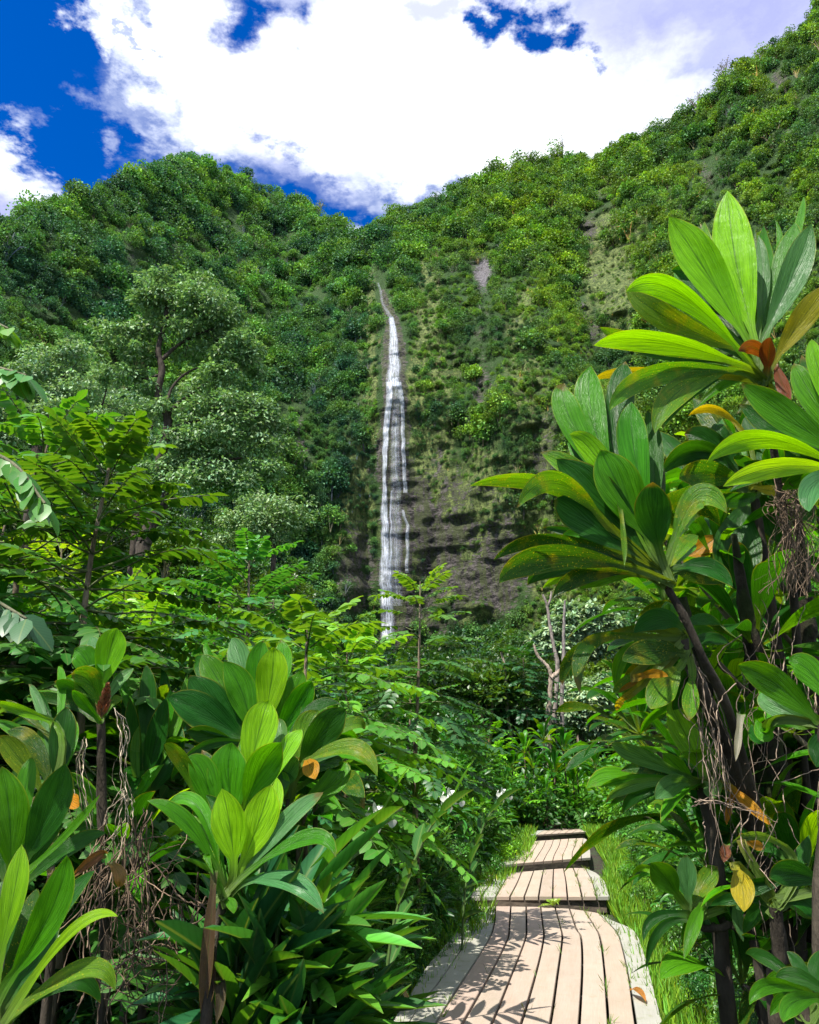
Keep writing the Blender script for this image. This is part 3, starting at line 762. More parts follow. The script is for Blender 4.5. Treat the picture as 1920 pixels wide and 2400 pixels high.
S1 = [[(-60, 1400), (90, 1150), (240, 910), (330, 800), (400, 720), (450, 640)],
      [(80, 1330), (215, 1115), (330, 970), (460, 785), (540, 660), (562, 548)],
      [(180, 1400), (290, 1232), (480, 940), (600, 750), (635, 660), (645, 553)],
      [(345, 1400), (450, 1232), (610, 950), (710, 750), (725, 660), (733, 553)],
      [(528, 1400), (620, 1232), (740, 940), (815, 745), (823, 655), (822, 555)],
      [(713, 1400), (790, 1232), (880, 930), (922, 740), (918, 655), (906, 557)],
      [(910, 1400), (960, 1232), (1005, 930), (1030, 740), (1020, 675), (990, 562)],
      [(1115, 1400), (1128, 1232), (1145, 930), (1140, 740), (1112, 680), (1073, 567)],
      [(1310, 1400), (1297, 1232), (1275, 930), (1250, 740), (1215, 665), (1160, 578)],
      [(1490, 1400), (1455, 1232), (1415, 960), (1365, 740), (1315, 665), (1240, 592)],
      [(1680, 1400), (1620, 1232), (1560, 1030), (1510, 850), (1450, 700), (1330, 640)]]
S2 = [[(483, 500), (560, 420), (612, 362)], [(560, 499), (610, 425), (655, 360)], [(645, 497), (690, 420), (727, 358)], [(727, 497), (770, 415), (795, 353)],
      [(810, 497), (842, 410), (865, 348)], [(893, 497), (908, 410), (922, 343)], [(975, 497), (977, 410), (980, 338)], [(1060, 497), (1051, 405), (1037, 334)],
      [(1145, 497), (1122, 402), (1093, 331)], [(1230, 497), (1203, 410), (1165, 333)], [(1308, 497), (1275, 405), (1225, 360)]]
S3 = [[(655, 316), (720, 270), (800, 232), (862, 178)], [(745, 308), (785, 268), (832, 222), (862, 178)], [(808, 302), (832, 265), (872, 215), (893, 174)],
      [(865, 297), (887, 263), (918, 212), (936, 171)], [(920, 292), (937, 258), (965, 208), (979, 168)], [(975, 288), (985, 253), (1010, 205), (1021, 165)],
      [(1030, 283), (1036, 250), (1058, 202), (1066, 162)], [(1087, 279), (1088, 240), (1104, 198), (1111, 160)], [(1140, 275), (1140, 238), (1146, 196), (1152, 158)], [(1195, 271), (1192, 232), (1180, 198), (1170, 165)]]
S3[0][3] = (835, 182)
S4 = [[(842+k*41, 141-k*2.4), (868+k*41, 124-k*2.4), (900+k*40.5, 108-k*2.0)] for k in range(9)]
S5 = [[(946+k*34, 81.5-k*1.5), (955+k*34, 76-k*1.5), (962+k*33.5, 71-k*1.3)] for k in range(8)]
secs = [(S1, H1, (0, 1, 9), 'nearest boardwalk section of long curving tan boards with weeds in its gaps', 0),
        (S2, H1+ST, (0, 1, 9), 'second boardwalk step, a fan of tan boards with pale grey boards at both sides', 1),
        (S3, H1+2*ST, (0, 8), 'third boardwalk step, narrower, with s-curved boards and a dark shadowed riser', 2),
        (S4, H1+3*ST, (0,), 'fourth boardwalk step, a thin band of short boards above a brown riser', 3),
        (S5, H1+4*ST, (), 'farthest boardwalk step where the path vanishes into the greenery', 4)]
for S, h, gr_, lab, k in secs:
    mb, W = boards(S, h, greys=gr_, seed=k, gap=(.010 if k == 0 else .011 if k < 3 else .013), n=48 if k == 0 else 24)
    c0 = (W[0][0]+W[-1][0])/2; root = empty('boardwalk_section', tuple(c0)); tag(root, lab, 'boardwalk', 'stepped boardwalk sections')
    o_ = c0
    mb.build('deck', M['deck'], root, smooth=False, origin=o_)
    bm_ = MB(); A, B = W[0][0], W[-1][0]
    if k:
        f = unit(W[len(W)//2][-1]-W[len(W)//2][0])
        A2, B2 = A+(B-A)*.03, B-(B-A)*.03
        for (dd, z0, z1) in ((.05, -.045, -.20),):
            p = [A2+f*dd, B2+f*dd, B2+f*(dd+.05), A2+f*(dd+.05)]
            V = [q+[0, 0, z] for z in (z0, z1) for q in p]
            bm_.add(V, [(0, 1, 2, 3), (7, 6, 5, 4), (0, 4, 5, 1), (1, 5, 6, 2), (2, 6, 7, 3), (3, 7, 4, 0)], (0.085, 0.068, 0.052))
        bm_.build('riser', M['beam'], root, smooth=False, origin=o_)
        n_ = len(W[0])
    for e in np.linspace(2, len(W[0])-3, 7 if k == 0 else 3).astype(int):
        jb = MB()
        A, B = W[1][e], W[-2][e]; f = np.array([0, 1.0, 0])
        p = [A-f*.03, B-f*.03, B+f*.03, A+f*.03]; V = [q+[0, 0, z] for z in (-.045, -.16) for q in p]
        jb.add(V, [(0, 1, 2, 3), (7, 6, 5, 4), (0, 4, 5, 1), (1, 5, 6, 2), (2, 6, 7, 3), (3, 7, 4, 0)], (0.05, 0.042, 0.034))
        jb.build('joist', M['beam'], root, smooth=False, origin=o_)

# ================================================================== TI PLANTS (large hand-placed leaves)
KC = {'g': (0.185, 0.450, 0.008, 0), 'm': (0.058, 0.240, 0.007, 0.0), 'd': (0.018, 0.100, 0.010, 0), 'p': (0.085, 0.225, 0.075, 0),  # the pale kind has the gloss of reflected sky put into its colour
      's': (0.090, 0.220, 0.012, .6), 'k': (0.030, 0.100, 0.010, .55), 'y': (0.33, 0.29, 0.015, .8), 'o': (0.46, 0.20, 0.015, .5), 'b': (0.16, 0.050, 0.022, .1)}
def ti_leaf(mb, B0, B, Mid, T, wid, col, rng, twist=0.0, fold=0.22, pet=0.011, n=17, curl=0.0, wav=0.10, vw=None):
    """B0 petiole root, B start of blade, Mid a point on the midrib, T tip; wid full width"""
    B0, B, Mid, T = (np.asarray(a, float) for a in (B0, B, Mid, T))
    Cc = 2*Mid-.5*(B+T); u = np.linspace(0, 1, n)[:, None]
    P = B*(1-u)**2+2*Cc*u*(1-u)+T*u*u
    us = u[:, 0]; prof = us**0.85*(1-us)**0.68*(1-.5*us**7); prof = prof/prof.max(); prof = np.maximum(prof, 0)
    pl = np.linalg.norm(B-B0)
    w = prof*wid*.5; w[0] = pet; w = np.maximum(w, pet*(1-us)*0.9)
    npt = 6
    t0 = unit(P[1]-P[0])
    Cp = B-t0*pl*.45; up = np.linspace(0, 1, npt, endpoint=False)[:, None]
    PP = B0*(1-up)**2+2*Cp*up*(1-up)+B*up*up
    P = np.concatenate([PP, P]); w = np.concatenate([np.full(npt, pet), w]); uu = np.concatenate([np.zeros(npt), us])
    Td = unit(np.gradient(P, axis=0))
    Vw = unit(np.array([0, 0, CAMZ])-P) if vw is None else np.tile(unit(np.asarray(vw, float)), (len(P), 1))
    S = unit(np.cross(Td, Vw)); N = np.cross(S, Td); N *= np.sign((N*Vw).sum(1, keepdims=True))
    tw = np.radians(twist+rng.normal(0, 5))*np.ones(len(P))
    S2 = S*np.cos(tw)[:, None]+N*np.sin(tw)[:, None]; N2 = -S*np.sin(tw)[:, None]+N*np.cos(tw)[:, None]
    v = np.array([-1, -.72, -.38, -.06, .06, .38, .72, 1.]); m_ = len(v)
    ph = rng.uniform(0, 6.28, 2); Ls = np.cumsum(np.r_[0, np.linalg.norm(np.diff(P, axis=0), axis=1)]); Ls = Ls/Ls[-1]
    z = fold*(np.abs(v)[None]**1.25)*w[:, None]
    wv = wav*w[:, None]*np.abs(v)[None]**2*np.sin(Ls[:, None]*rng.uniform(9, 15)+np.where(v < 0, ph[0], ph[1])[None])
    wv += (rng.random()-.5)*.35*w[:, None]*v[None]*np.sin(Ls[:, None]*5)
    cu = -curl*w[:, None]*(np.clip(uu-.7, 0, 1)[:, None]/.3)**2
    X = P[:, None]+S2[:, None]*(v[None]*w[:, None])[..., None]*1.0+N2[:, None]*(z+wv+cu)[..., None]
    # margins are a touch uneven
    i = np.arange(len(P)-1)[:, None]*m_; j = np.arange(m_-1)[None]
    F = np.stack([i+j, i+j+1, i+m_+j+1, i+m_+j], -1).reshape(-1, 4)
    col = np.array(col, float).copy(); col[:3] *= np.exp(rng.normal(0, .10)); col[0] *= np.exp(rng.normal(0, .12))
    CC = np.tile(col, (len(P)*m_, 1)).reshape(len(P), m_, 4)
    pf = np.clip((npt+2-np.arange(len(P)))/npt, 0, 1)[:, None, None]
    CC = CC*(1-pf)+pf*np.array([0.13, 0.22, 0.05, 0])
    U = np.stack([np.repeat(uu[:, None], m_, 1), np.repeat(v[None]*.5+.5, len(P), 0)], -1)
    mb.add(X.reshape(-1, 3), F, CC.reshape(-1, 4), U.reshape(-1, 2))

def crop(ox, oy, s): return lambda p: (ox+p[0]*s, oy+p[1]*s)
CA, CB, CC_ = crop(0, 1300, .55652), crop(1100, 400, .47536), crop(1200, 1400, .46392)
def ti_plant(f, base, Y, specs, label, seed=0, stem=None, stemr=.015, extra=None, group='ti plants with broad glossy leaves'):
    """f crop transform; base rosette centre; specs: (tip, mid, blade base, width px in crop, kind[, depth of tip, twist])"""
    rng = np.random.default_rng(seed)
    c = at(*f(base), Y); ground = np.array([c[0], Y, float(gz(c[0], Y))])
    root = empty('ti_plant', tuple(ground)); tag(root, label, 'plant', group)
    lf, odd = MB(), MB()
    sx = f((1, 0))[0]-f((0, 0))[0]
    for s in specs:
        tip, mid, bb, wd, kind = s[:5]; dd = s[5] if len(s) > 5 else rng.uniform(-.16, .16); tw = s[6] if len(s) > 6 else rng.uniform(-22, 22)
        base_d = .03*np.sign(dd)
        T = at(*f(tip), Y+dd); B = at(*f(bb), Y+dd*.22); Mi = at(*f(mid), Y+dd*.62)
        W_ = wd*sx*Y/FPX*.92
        tgt = odd if kind in 'yob' else lf
        ti_leaf(tgt, c+rng.normal(0, .008, 3), B, Mi, T, W_, KC[kind], rng, twist=tw, fold=rng.uniform(.16, .34), curl=rng.uniform(0, .5))
    # younger and older leaves standing between and behind the main ones
    gs = [s for s in specs if s[4] in 'gmdpsk']
    for q in range(int(len(gs)*1.1)):
        s1, s2 = gs[q % len(gs)], gs[rng.integers(0, len(gs))]
        v1, v2 = np.subtract(s1[0], base), np.subtract(s2[0], base)
        if np.dot(v1, v2) < .45*np.linalg.norm(v1)*np.linalg.norm(v2): s2 = s1
        k_ = rng.uniform(.3, .7); sh = rng.uniform(.74, .95); dd = rng.uniform(.08, .28)
        mixp = lambda i_: tuple((np.array(s1[i_])*k_+np.array(s2[i_])*(1-k_)-base)*sh+base+rng.normal(0, 14, 2)*(i_ < 2))
        T, Mi, B = at(*f(mixp(0)), Y+dd), at(*f(mixp(1)), Y+dd*.75), at(*f(mixp(2)), Y+dd*.4)
        ti_leaf(lf, c+rng.normal(0, .01, 3), B, Mi, T, min(s1[3], s2[3])*.86*sx*Y/FPX, KC['mdmmdk'[rng.integers(0, 6)]], rng, twist=rng.uniform(-40, 40), fold=rng.uniform(.2, .45))
    lf.build('leaves', M['ti'], root, origin=ground)
    if odd.n: tag(odd.build('withered_leaf', M['ti'], root, origin=ground), 'yellowed or browned leaves of this plant')
    st = MB(); pts = [at(*f(q), Y+.02) if len(q) == 2 else at(*f(q[:2]), q[2]) for q in (stem or [])] or [ground+(c-ground)*.5+rng.normal(0, .04, 3)]
    lp = pts[-1]
    if stem is not None: pts = pts+[np.array([lp[0]+.02, lp[1]+.02, float(gz(lp[0], lp[1]))-.1])] if lp[2] > float(gz(lp[0], lp[1])) else pts
    pts = [c]+pts+[ground-[0, 0, .05]] if stem is None else [c]+pts
    pp = spline(pts, 26); tube(st, pp, np.linspace(stemr*.75, stemr*1.2, 26), 9, (0.038, 0.031, 0.022), .25, seed)
    for q in range(3, 26): # leaf-scar rings
        pass
    st.build('stem', M['bark'], root, origin=ground)
    return root, c, ground

ti_plant(CA, (942, 1452), 2.55, [
    ((935, 984), (968, 1140), (985, 1300), 146, 'g', -.02, 6), ((1142, 968), (1092, 1120), (1022, 1300), 150, 'g', .02, -8), ((1166, 938), (1150, 1080), (1060, 1290), 78, 'g', .10, 20),
    ((1362, 1000), (1215, 1120), (1060, 1310), 95, 'p', .05, 35), ((618, 1036), (770, 1115), (905, 1310), 82, 'm', -.12, -30), ((700, 1060), (830, 1060), (925, 1330), 80, 'm', .10, -35),
    ((1416, 1276), (1300, 1195), (1070, 1320), 78, 'm', -.15, 45), ((1365, 1512), (1230, 1385), (1050, 1375), 96, 'p', -.12, 30), ((925, 1260), (905, 1200), (925, 1340), 60, 's', .1, 30),
    ((985, 1512), (975, 1470), (950, 1450), 42, 'm', -.05, 0), ((900, 1350), (870, 1270), (925, 1400), 34, 'm', -.08, 30), ((1120, 1290), (1060, 1340), (1000, 1400), 28, 'm', .06, 30)],
    'bright yellow-green ti plant with two upright oval leaves, low above the dry root tangle', 1, stem=[(930, 1500), (905, 1580), (890, 1700, 2.5), (870, 1960, 2.45), (880, 2300, 2.45)])
ti_plant(CA, (1000, 1230), 2.85, [
    ((978, 790), (962, 930), (990, 1110), 178, 'm', -.03, 4), ((1132, 610), (1092, 740), (1045, 950), 156, 'g', .02, 6), ((1186, 790), (1105, 890), (1035, 1060), 150, 'm', -.08, -10), ((1170, 690), (1180, 790), (1100, 960), 84, 'p', .1, 25),
    ((1272, 735), (1210, 830), (1120, 1000), 96, 'g', .05, 35), ((690, 800), (770, 870), (860, 1080), 76, 's', -.10, 35), ((788, 852), (862, 940), (905, 1150), 122, 'm', -.06, -18), ((850, 822), (900, 950), (930, 1120), 90, 'd', .12, 10),
    ((720, 950), (800, 900), (900, 1130), 56, 'd', .15, 30), ((1250, 850), (1200, 930), (1100, 1080), 90, 'd', .15, 20), ((820, 1120), (860, 1100), (940, 1190), 80, 'd', .12, 0)],
    'ti plant with big upright mid-green leaves directly behind the bright low one on the left', 2, stem=[(990, 1330), (975, 1500), (950, 1900)], stemr=.009)
ti_plant(CA, (1060, 870), 3.25, [
    ((975, 352), (1015, 450), (1050, 620), 112, 'p', .12, 15), ((1110, 360), (1085, 490), (1075, 690), 116, 'm', .05, -5), ((1182, 358), (1190, 480), (1130, 680), 96, 'm', .1, 20), ((1150, 388), (1145, 520), (1105, 730), 140, 'g', -.05, 5),
    ((1270, 488), (1235, 590), (1150, 760), 112, 'm', -.02, 20), ((1312, 530), (1255, 630), (1150, 790), 108, 'm', -.10, 10), ((850, 420), (925, 540), (1020, 720), 128, 'm', .05, -10), ((943, 448), (1020, 580), (1055, 740), 136, 'm', -.05, -5),
    ((798, 508), (895, 625), (1030, 760), 156, 'd', -.06, -12), ((708, 600), (850, 660), (1030, 780), 150, 'd', -.12, -15), ((785, 745), (880, 760), (1000, 800), 84, 'd', -.1, 20), ((870, 372), (890, 440), (1000, 640), 46, 'm', .15, 30),
    ((760, 880), (880, 800), (1020, 790), 44, 'd', -.2, 20), ((820, 440), (870, 500), (960, 720), 90, 'd', .2, 10)],
    'largest left ti plant, a wide fan of tall leaves, dark glossy ones on its left', 3, stem=[(1040, 980), (1020, 1300), (1000, 1800)], stemr=.009)
ti_plant(CA, (1215, 1020), 3.0, [
    ((1458, 648), (1365, 740), (1265, 890), 138, 'd', -.08, -8), ((1342, 655), (1290, 745), (1250, 890), 122, 's', .05, 6), ((1590, 935), (1480, 818), (1290, 870), 90, 's', -.12, 45), ((1568, 800), (1470, 815), (1310, 880), 40, 'p', .1, 30),
    ((1435, 628), (1320, 650), (1190, 820), 66, 'd', .15, 35), ((1255, 860), (1230, 900), (1170, 1000), 96, 'p', -.1, 20), ((1538, 735), (1480, 715), (1330, 800), 74, 's', .15, 30), ((1328, 946), (1310, 900), (1290, 860), 76, 'o', -.1, 0),
    ((1420, 880), (1410, 950), (1240, 1080), 110, 'm', .2, 10), ((1280, 600), (1290, 680), (1230, 860), 60, 'd', .25, 20)],
    'ti plant with two dark crossing leaves and one orange leaf, beside the widest left fan', 4, stem=[(1200, 1150), (1190, 1400), (1180, 1800)], stemr=.009)
r5, c5, g5 = ti_plant(CA, (425, 690), 3.1, [
    ((492, 308), (465, 400), (425, 560), 130, 'g', -.02, 0), ((385, 345), (400, 410), (420, 540), 70, 'p', .1, 10), ((312, 398), (365, 450), (410, 570), 118, 'm', -.03, -8), ((300, 505), (370, 530), (420, 620), 130, 's', -.08, 10),
    ((565, 478), (505, 530), (450, 620), 52, 'p', .08, 20), ((232, 535), (300, 560), (400, 640), 84, 'd', -.08, 35), ((305, 570), (350, 620), (420, 700), 50, 'm', -.1, 25), ((520, 610), (475, 620), (430, 690), 50, 's', .05, 35), ((110, 600), (250, 610), (380, 680), 54, 'k', .1, 20)],
    'ti plant topped by one bright rounded leaf above a dry brown flower spike', 5, stem=[(428, 900), (432, 1150), (440, 1500), (440, 1900)], stemr=.02)
# dry flower spike of that plant
sp = MB(); rng = np.random.default_rng(3); s0, s1 = at(*CA((425, 690)), 3.02), at(*CA((455, 545)), 2.98)
n = 130; tq = rng.random(n); P = s0[None]*(1-tq[:, None])+s1[None]*tq[:, None]; D = unit(rdir(rng, n)*.8+unit(s1-s0)*1.3)
leaves(sp, P, D, rdir(rng, n), .045*(1.25-tq), .008, vary(rng, (0.28, 0.11, 0.045), n, .3), T_FOLD)
tag(sp.build('flower_spike', M['dry'], r5, origin=g5), 'dry reddish brown flower spike')
ti_plant(CA, (600, 1050), 3.5, [
    ((615, 458), (622, 620), (600, 860), 78, 'd', .05, 0), ((700, 600), (665, 760), (610, 950), 96, 'd', -.05, 15), ((470, 498), (540, 600), (590, 860), 50, 'm', .1, 20), ((790, 498), (745, 700), (640, 940), 56, 'm', .15, 15),
    ((548, 600), (560, 780), (590, 960), 70, 'd', -.1, -20), ((745, 690), (720, 850), (640, 1000), 110, 'd', .1, 10), ((585, 720), (572, 860), (588, 1010), 46, 'p', -.25, 30), ((520, 560), (545, 700), (580, 900), 60, 'd', .2, 10), ((828, 430), (790, 640), (660, 900), 60, 'm', .3, 10), ((680, 470), (690, 640), (620, 900), 60, 'd', .3, 10)],
    'ti plant of narrow sword-like dark leaves between the brown spike and the widest fan', 6, stem=[(600, 1200), (600, 1500), (600, 1900)])
ti_plant(CA, (60, 1480), 2.35, [
    ((276, 880), (215, 1060), (105, 1290), 150, 'd', -.05, 10), ((136, 850), (105, 990), (70, 1250), 84, 'm', .06, 10), ((8, 890), (40, 1100), (45, 1330), 150, 'm', -.05, -10), ((422, 1010), (290, 1170), (120, 1330), 42, 'm', -.1, 40),
    ((448, 1172), (300, 1230), (110, 1380), 78, 'd', .06, 25), ((-120, 1000), (-50, 1150), (20, 1350), 100, 'd', .05, 10)],
    'ti plant at the left edge with a large dark smooth leaf pointing up and right', 7, stem=[(40, 1700), (20, 2100)])
ti_plant(CA, (-30, 2060), 1.95, [
    ((282, 1265), (215, 1500), (40, 1790), 132, 'm', -.05, 8), ((92, 1220), (60, 1420), (0, 1680), 100, 'g', .05, -6), ((498, 1524), (330, 1565), (110, 1830), 60, 'g', -.1, 30), ((486, 1838), (360, 1745), (60, 1930), 84, 's', .02, 30),
    ((250, 1440), (180, 1650), (30, 1860), 84, 'd', .15, 10), ((-80, 1350), (-60, 1550), (-40, 1800), 110, 'm', .1, 0), ((400, 1330), (250, 1500), (60, 1850), 80, 'd', .25, 10)],
    'ti plant in the bottom left corner, long pale-ribbed leaves reaching up and arching right', 8, stem=[(-60, 2300), (-80, 2600)])
ti_plant(CA, (215, 1040), 2.9, [
    ((282, 640), (262, 770), (235, 960), 112, 'd', .05, 0), ((0, 762), (75, 850), (180, 1000), 96, 's', -.08, -10), ((30, 742), (130, 800), (205, 970), 96, 'k', .05, -15), ((180, 690), (200, 820), (215, 990), 90, 'm', .1, 10),
    ((-40, 620), (80, 650), (210, 700), 60, 'g', .1, 40), ((0, 670), (60, 650), (205, 690), 40, 'p', .15, 30), ((120, 545), (170, 640), (215, 860), 46, 'p', .2, 30), ((245, 470), (262, 560), (240, 800), 40, 'm', .25, 10), ((335, 1050), (310, 1040), (270, 1000), 60, 'o', -.1, 0)],
    'shaded ti plant at the left edge with one yellow speckled leaf on its left', 9, stem=[(215, 1300), (215, 1700)])

# right-hand group --------------------------------------------------------------------------------
ti_plant(CB, (1460, 1050), 2.30, [
    ((1274, 98), (1310, 420), (1395, 790), 248, 'g', .02, 3), ((985, 225), (1150, 470), (1350, 800), 236, 'g', -.04, -10), ((1690, 258), (1600, 500), (1462, 800), 176, 'p', -.06, -10), ((1425, 318), (1450, 520), (1430, 760), 104, 'p', .12, 25),
    ((1606, 255), (1560, 480), (1470, 800), 170, 'm', .10, 15), ((1648, 128), (1610, 330), (1480, 760), 62, 'm', .22, 10), ((772, 600), (1010, 590), (1345, 900), 150, 'g', -.12, 28), ((768, 565), (980, 730), (1330, 880), 160, 's', .05, 10),
    ((612, 862), (900, 835), (1330, 950), 150, 'g', -.16, 32), ((640, 770), (860, 850), (1250, 930), 110, 's', .08, 15), ((690, 1185), (900, 1010), (1310, 985), 132, 's', -.16, 15), ((915, 1296), (1030, 1090), (1290, 980), 150, 's', -.10, -10),
    ((1775, 560), (1650, 720), (1510, 930), 140, 'y', -.15, 10), ((1160, 250), (1200, 480), (1370, 800), 110, 's', .15, 0), ((620, 1035), (800, 990), (1230, 1010), 74, 'y', .15, 25), ((1150, 700), (1250, 760), (1380, 900), 110, 'k', .15, 0),
    ((1010, 500), (1080, 600), (1300, 820), 40, 'm', .25, 10), ((1578, 1165), (1545, 1060), (1505, 950), 74, 'b', -.06, 0), ((1325, 890), (1400, 870), (1475, 940), 90, 'b', -.10, 20), ((1488, 822), (1480, 890), (1470, 985), 110, 'b', -.12, 30), ((1320, 1200), (1400, 1100), (1440, 1060), 60, 'k', 0, 10)],
    'tallest ti plant, huge bright upright leaves around a folded brown bract at their base', 11, stem=[(1462, 1100), (1470, 1180), (1520, 1500, 2.4), (1580, 1900, 2.5), (1620, 2400, 2.6), (1700, 3400, 2.7)], stemr=.013)
ti_plant(CB, (975, 2015), 2.15, [
    ((470, 1048), (500, 1230), (740, 1600), 172, 'm', .10, -6), ((600, 963), (600, 1180), (700, 1500), 186, 'm', .14, 4), ((770, 940), (740, 1150), (740, 1500), 176, 'd', .18, 5), ((800, 1138), (810, 1360), (880, 1700), 178, 'm', .02, 8), ((878, 1180), (910, 1400), (910, 1700), 120, 'd', .12, 15),
    ((495, 1300), (640, 1430), (850, 1800), 140, 'g', -.05, -15), ((650, 1375), (740, 1560), (880, 1800), 250, 'm', -.06, -5), ((352, 1388), (560, 1530), (830, 1860), 150, 's', .05, -20), ((430, 1420), (640, 1620), (880, 1900), 240, 'd', -.02, -10),
    ((2, 1556), (330, 1530), (640, 1700), 118, 's', -.10, 35), ((236, 1662), (420, 1530), (650, 1710), 130, 's', -.16, 20), ((420, 1622), (560, 1710), (790, 1890), 190, 'd', -.03, -8), ((905, 1535), (905, 1680), (935, 1860), 200, 'd', -.12, 3),
    ((1272, 1690), (1130, 1610), (1010, 1830), 150, 's', -.08, 20), ((118, 1922), (370, 1820), (740, 1890), 96, 'k', -.02, 25), ((146, 2035), (370, 1905), (780, 1950), 165, 'k', -.12, 22), ((410, 2110), (560, 1990), (800, 1980), 110, 'k', .0, 25),
    ((765, 1950), (760, 1800), (740, 1660), 40, 's', -.14, 50), ((1130, 1800), (1060, 1850), (990, 1960), 90, 's', .1, 20), ((360, 1760), (560, 1800), (780, 1900), 70, 'd', .14, 20), ((360, 2060), (520, 1980), (760, 1960), 70, 'g', .15, 20),
    ((1300, 2050), (1180, 1960), (1030, 1960), 110, 'd', -.05, 20), ((560, 1780), (640, 1850), (800, 1930), 100, 'd', .2, 0)],
    'left-leaning ti plant whose speckled drooping leaves stretch across the cliff towards the waterfall', 12, stem=[(985, 2070), (1060, 2200), (1160, 2420, 2.2), (1290, 2700, 2.3), (1450, 3300, 2.45), (1600, 4200, 2.5)], stemr=.013)
ti_plant(CB, (1880, 1450), 2.05, [
    ((1170, 1440), (1430, 1320), (1790, 1440), 130, 'g', .0, 25), ((1250, 1558), (1500, 1465), (1800, 1470), 120, 'g', -.08, 25), ((1340, 1050), (1560, 1210), (1830, 1400), 180, 'm', .03, -10), ((1330, 1150), (1560, 1290), (1830, 1420), 170, 'd', .12, -5),
    ((1600, 950), (1690, 1110), (1850, 1360), 150, 'm', .06, 5), ((1688, 830), (1730, 1000), (1870, 1340), 110, 'g', .0, 10), ((1676, 1682), (1690, 1560), (1820, 1480), 130, 'p', -.12, 5), ((2100, 900), (2050, 1100), (1920, 1380), 150, 'g', 0, 0), ((2150, 1500), (2050, 1400), (1920, 1450), 150, 'm', 0, 0)],
    'ti plant at the right edge whose pale pointed leaves reach left across dark stems', 13, stem=[(1900, 1800), (1880, 2400), (1900, 3800)], stemr=.014)
ti_plant(CB, (1400, 1560), 2.75, [
    ((1035, 1520), (1150, 1490), (1345, 1530), 170, 'k', -.1, 10), ((1165, 1605), (1330, 1620), (1420, 1600), 100, 'd', -.2, 30), ((1380, 2090), (1320, 1880), (1370, 1640), 250, 'd', -.12, 5), ((945, 1500), (1120, 1380), (1330, 1500), 150, 'd', .1, 10),
    ((1060, 1300), (1180, 1340), (1360, 1500), 150, 'd', .1, -10), ((1210, 1200), (1250, 1330), (1380, 1500), 140, 'p', .2, 20), ((1350, 1440), (1480, 1480), (1600, 1580), 110, 'd', -.1, 30), ((1600, 1590), (1500, 1580), (1400, 1560), 60, 'y', -.2, 20),
    ((1080, 1900), (1160, 1850), (1228, 1800), 110, 'o', .0, 0), ((1500, 1200), (1480, 1350), (1420, 1530), 130, 'd', .2, 10), ((1100, 1120), (1230, 1280), (1370, 1500), 130, 'k', .25, 10), ((930, 1280), (1060, 1420), (1300, 1560), 130, 'd', .3, 0), ((1080, 1210), (1200, 1170), (1330, 1260), 70, 'y', .1, 30), ((1560, 1850), (1500, 1720), (1430, 1600), 160, 'd', .1, 10)],
    'shaded ti plant behind the two big right plants, dark leaves and one orange leaf', 14, stem=[(1420, 1700), (1460, 2000), (1550, 2600), (1600, 3600)], stemr=.02)
ti_plant(CC_, (860, 210), 2.3, [
    ((345, 488), (375, 250), (600, 195), 86, 'k', -.1, 12), ((255, 446), (330, 270), (590, 160), 76, 'k', .08, 15), ((612, 180), (740, 110), (860, 150), 125, 'd', -.02, 6), ((555, 320), (700, 275), (860, 285), 140, 'k', -.1, 5),
    ((700, 565), (760, 460), (850, 350), 150, 's', -.1, 5), ((895, 622), (900, 520), (910, 400), 88, 's', -.12, 8), ((510, 482), (600, 420), (760, 330), 76, 's', .06, 10), ((790, 400), (720, 385), (635, 405), 48, 'o', -.15, 0),
    ((1060, 140), (960, 110), (870, 150), 70, 'd', .1, 10), ((780, 20), (800, 90), (850, 180), 90, 'm', .1, 0), ((540, 480), (600, 440), (700, 400), 30, 'o', .05, 10), ((1100, 230), (1000, 210), (900, 240), 80, 'd', .1, 20), ((530, 575), (545, 530), (580, 500), 40, 'y', .2, 10)],
    'ti plant with downward hanging yellow-speckled leaves in front of the pale trees', 15, stem=[(900, 340), (1000, 560, 2.35), (1080, 760, 2.4), (1200, 1100, 2.5), (1300, 1500, 2.55), (1330, 2200, 2.6)], stemr=.024)
ti_plant(CC_, (960, 955), 2.45, [
    ((503, 736), (640, 800), (880, 905), 92, 'p', -.10, 20), ((790, 520), (880, 700), (965, 880), 140, 'g', .04, 4), ((760, 785), (830, 850), (920, 930), 80, 'm', -.03, 10), ((475, 1035), (600, 950), (850, 925), 72, 'p', .05, 30), ((724, 1020), (800, 950), (900, 935), 110, 'p', -.12, 15),
    ((945, 720), (970, 800), (980, 890), 100, 'm', .1, 10), ((440, 960), (620, 915), (860, 920), 50, 'm', .15, 30), ((1060, 940), (1020, 960), (980, 950), 110, 'p', -.1, 10), ((560, 1090), (650, 990), (860, 950), 70, 'd', .1, 20), ((1310, 1155), (1190, 1040), (1120, 975), 58, 'o', -.12, 15), ((1085, 1150), (1095, 1060), (1125, 980), 40, 'o', .0, 20)],
    'ti plant with one long bright upright leaf and wavy silvery leaves spreading left', 16, stem=[(990, 1100), (1040, 1400), (1080, 2000)], stemr=.02)
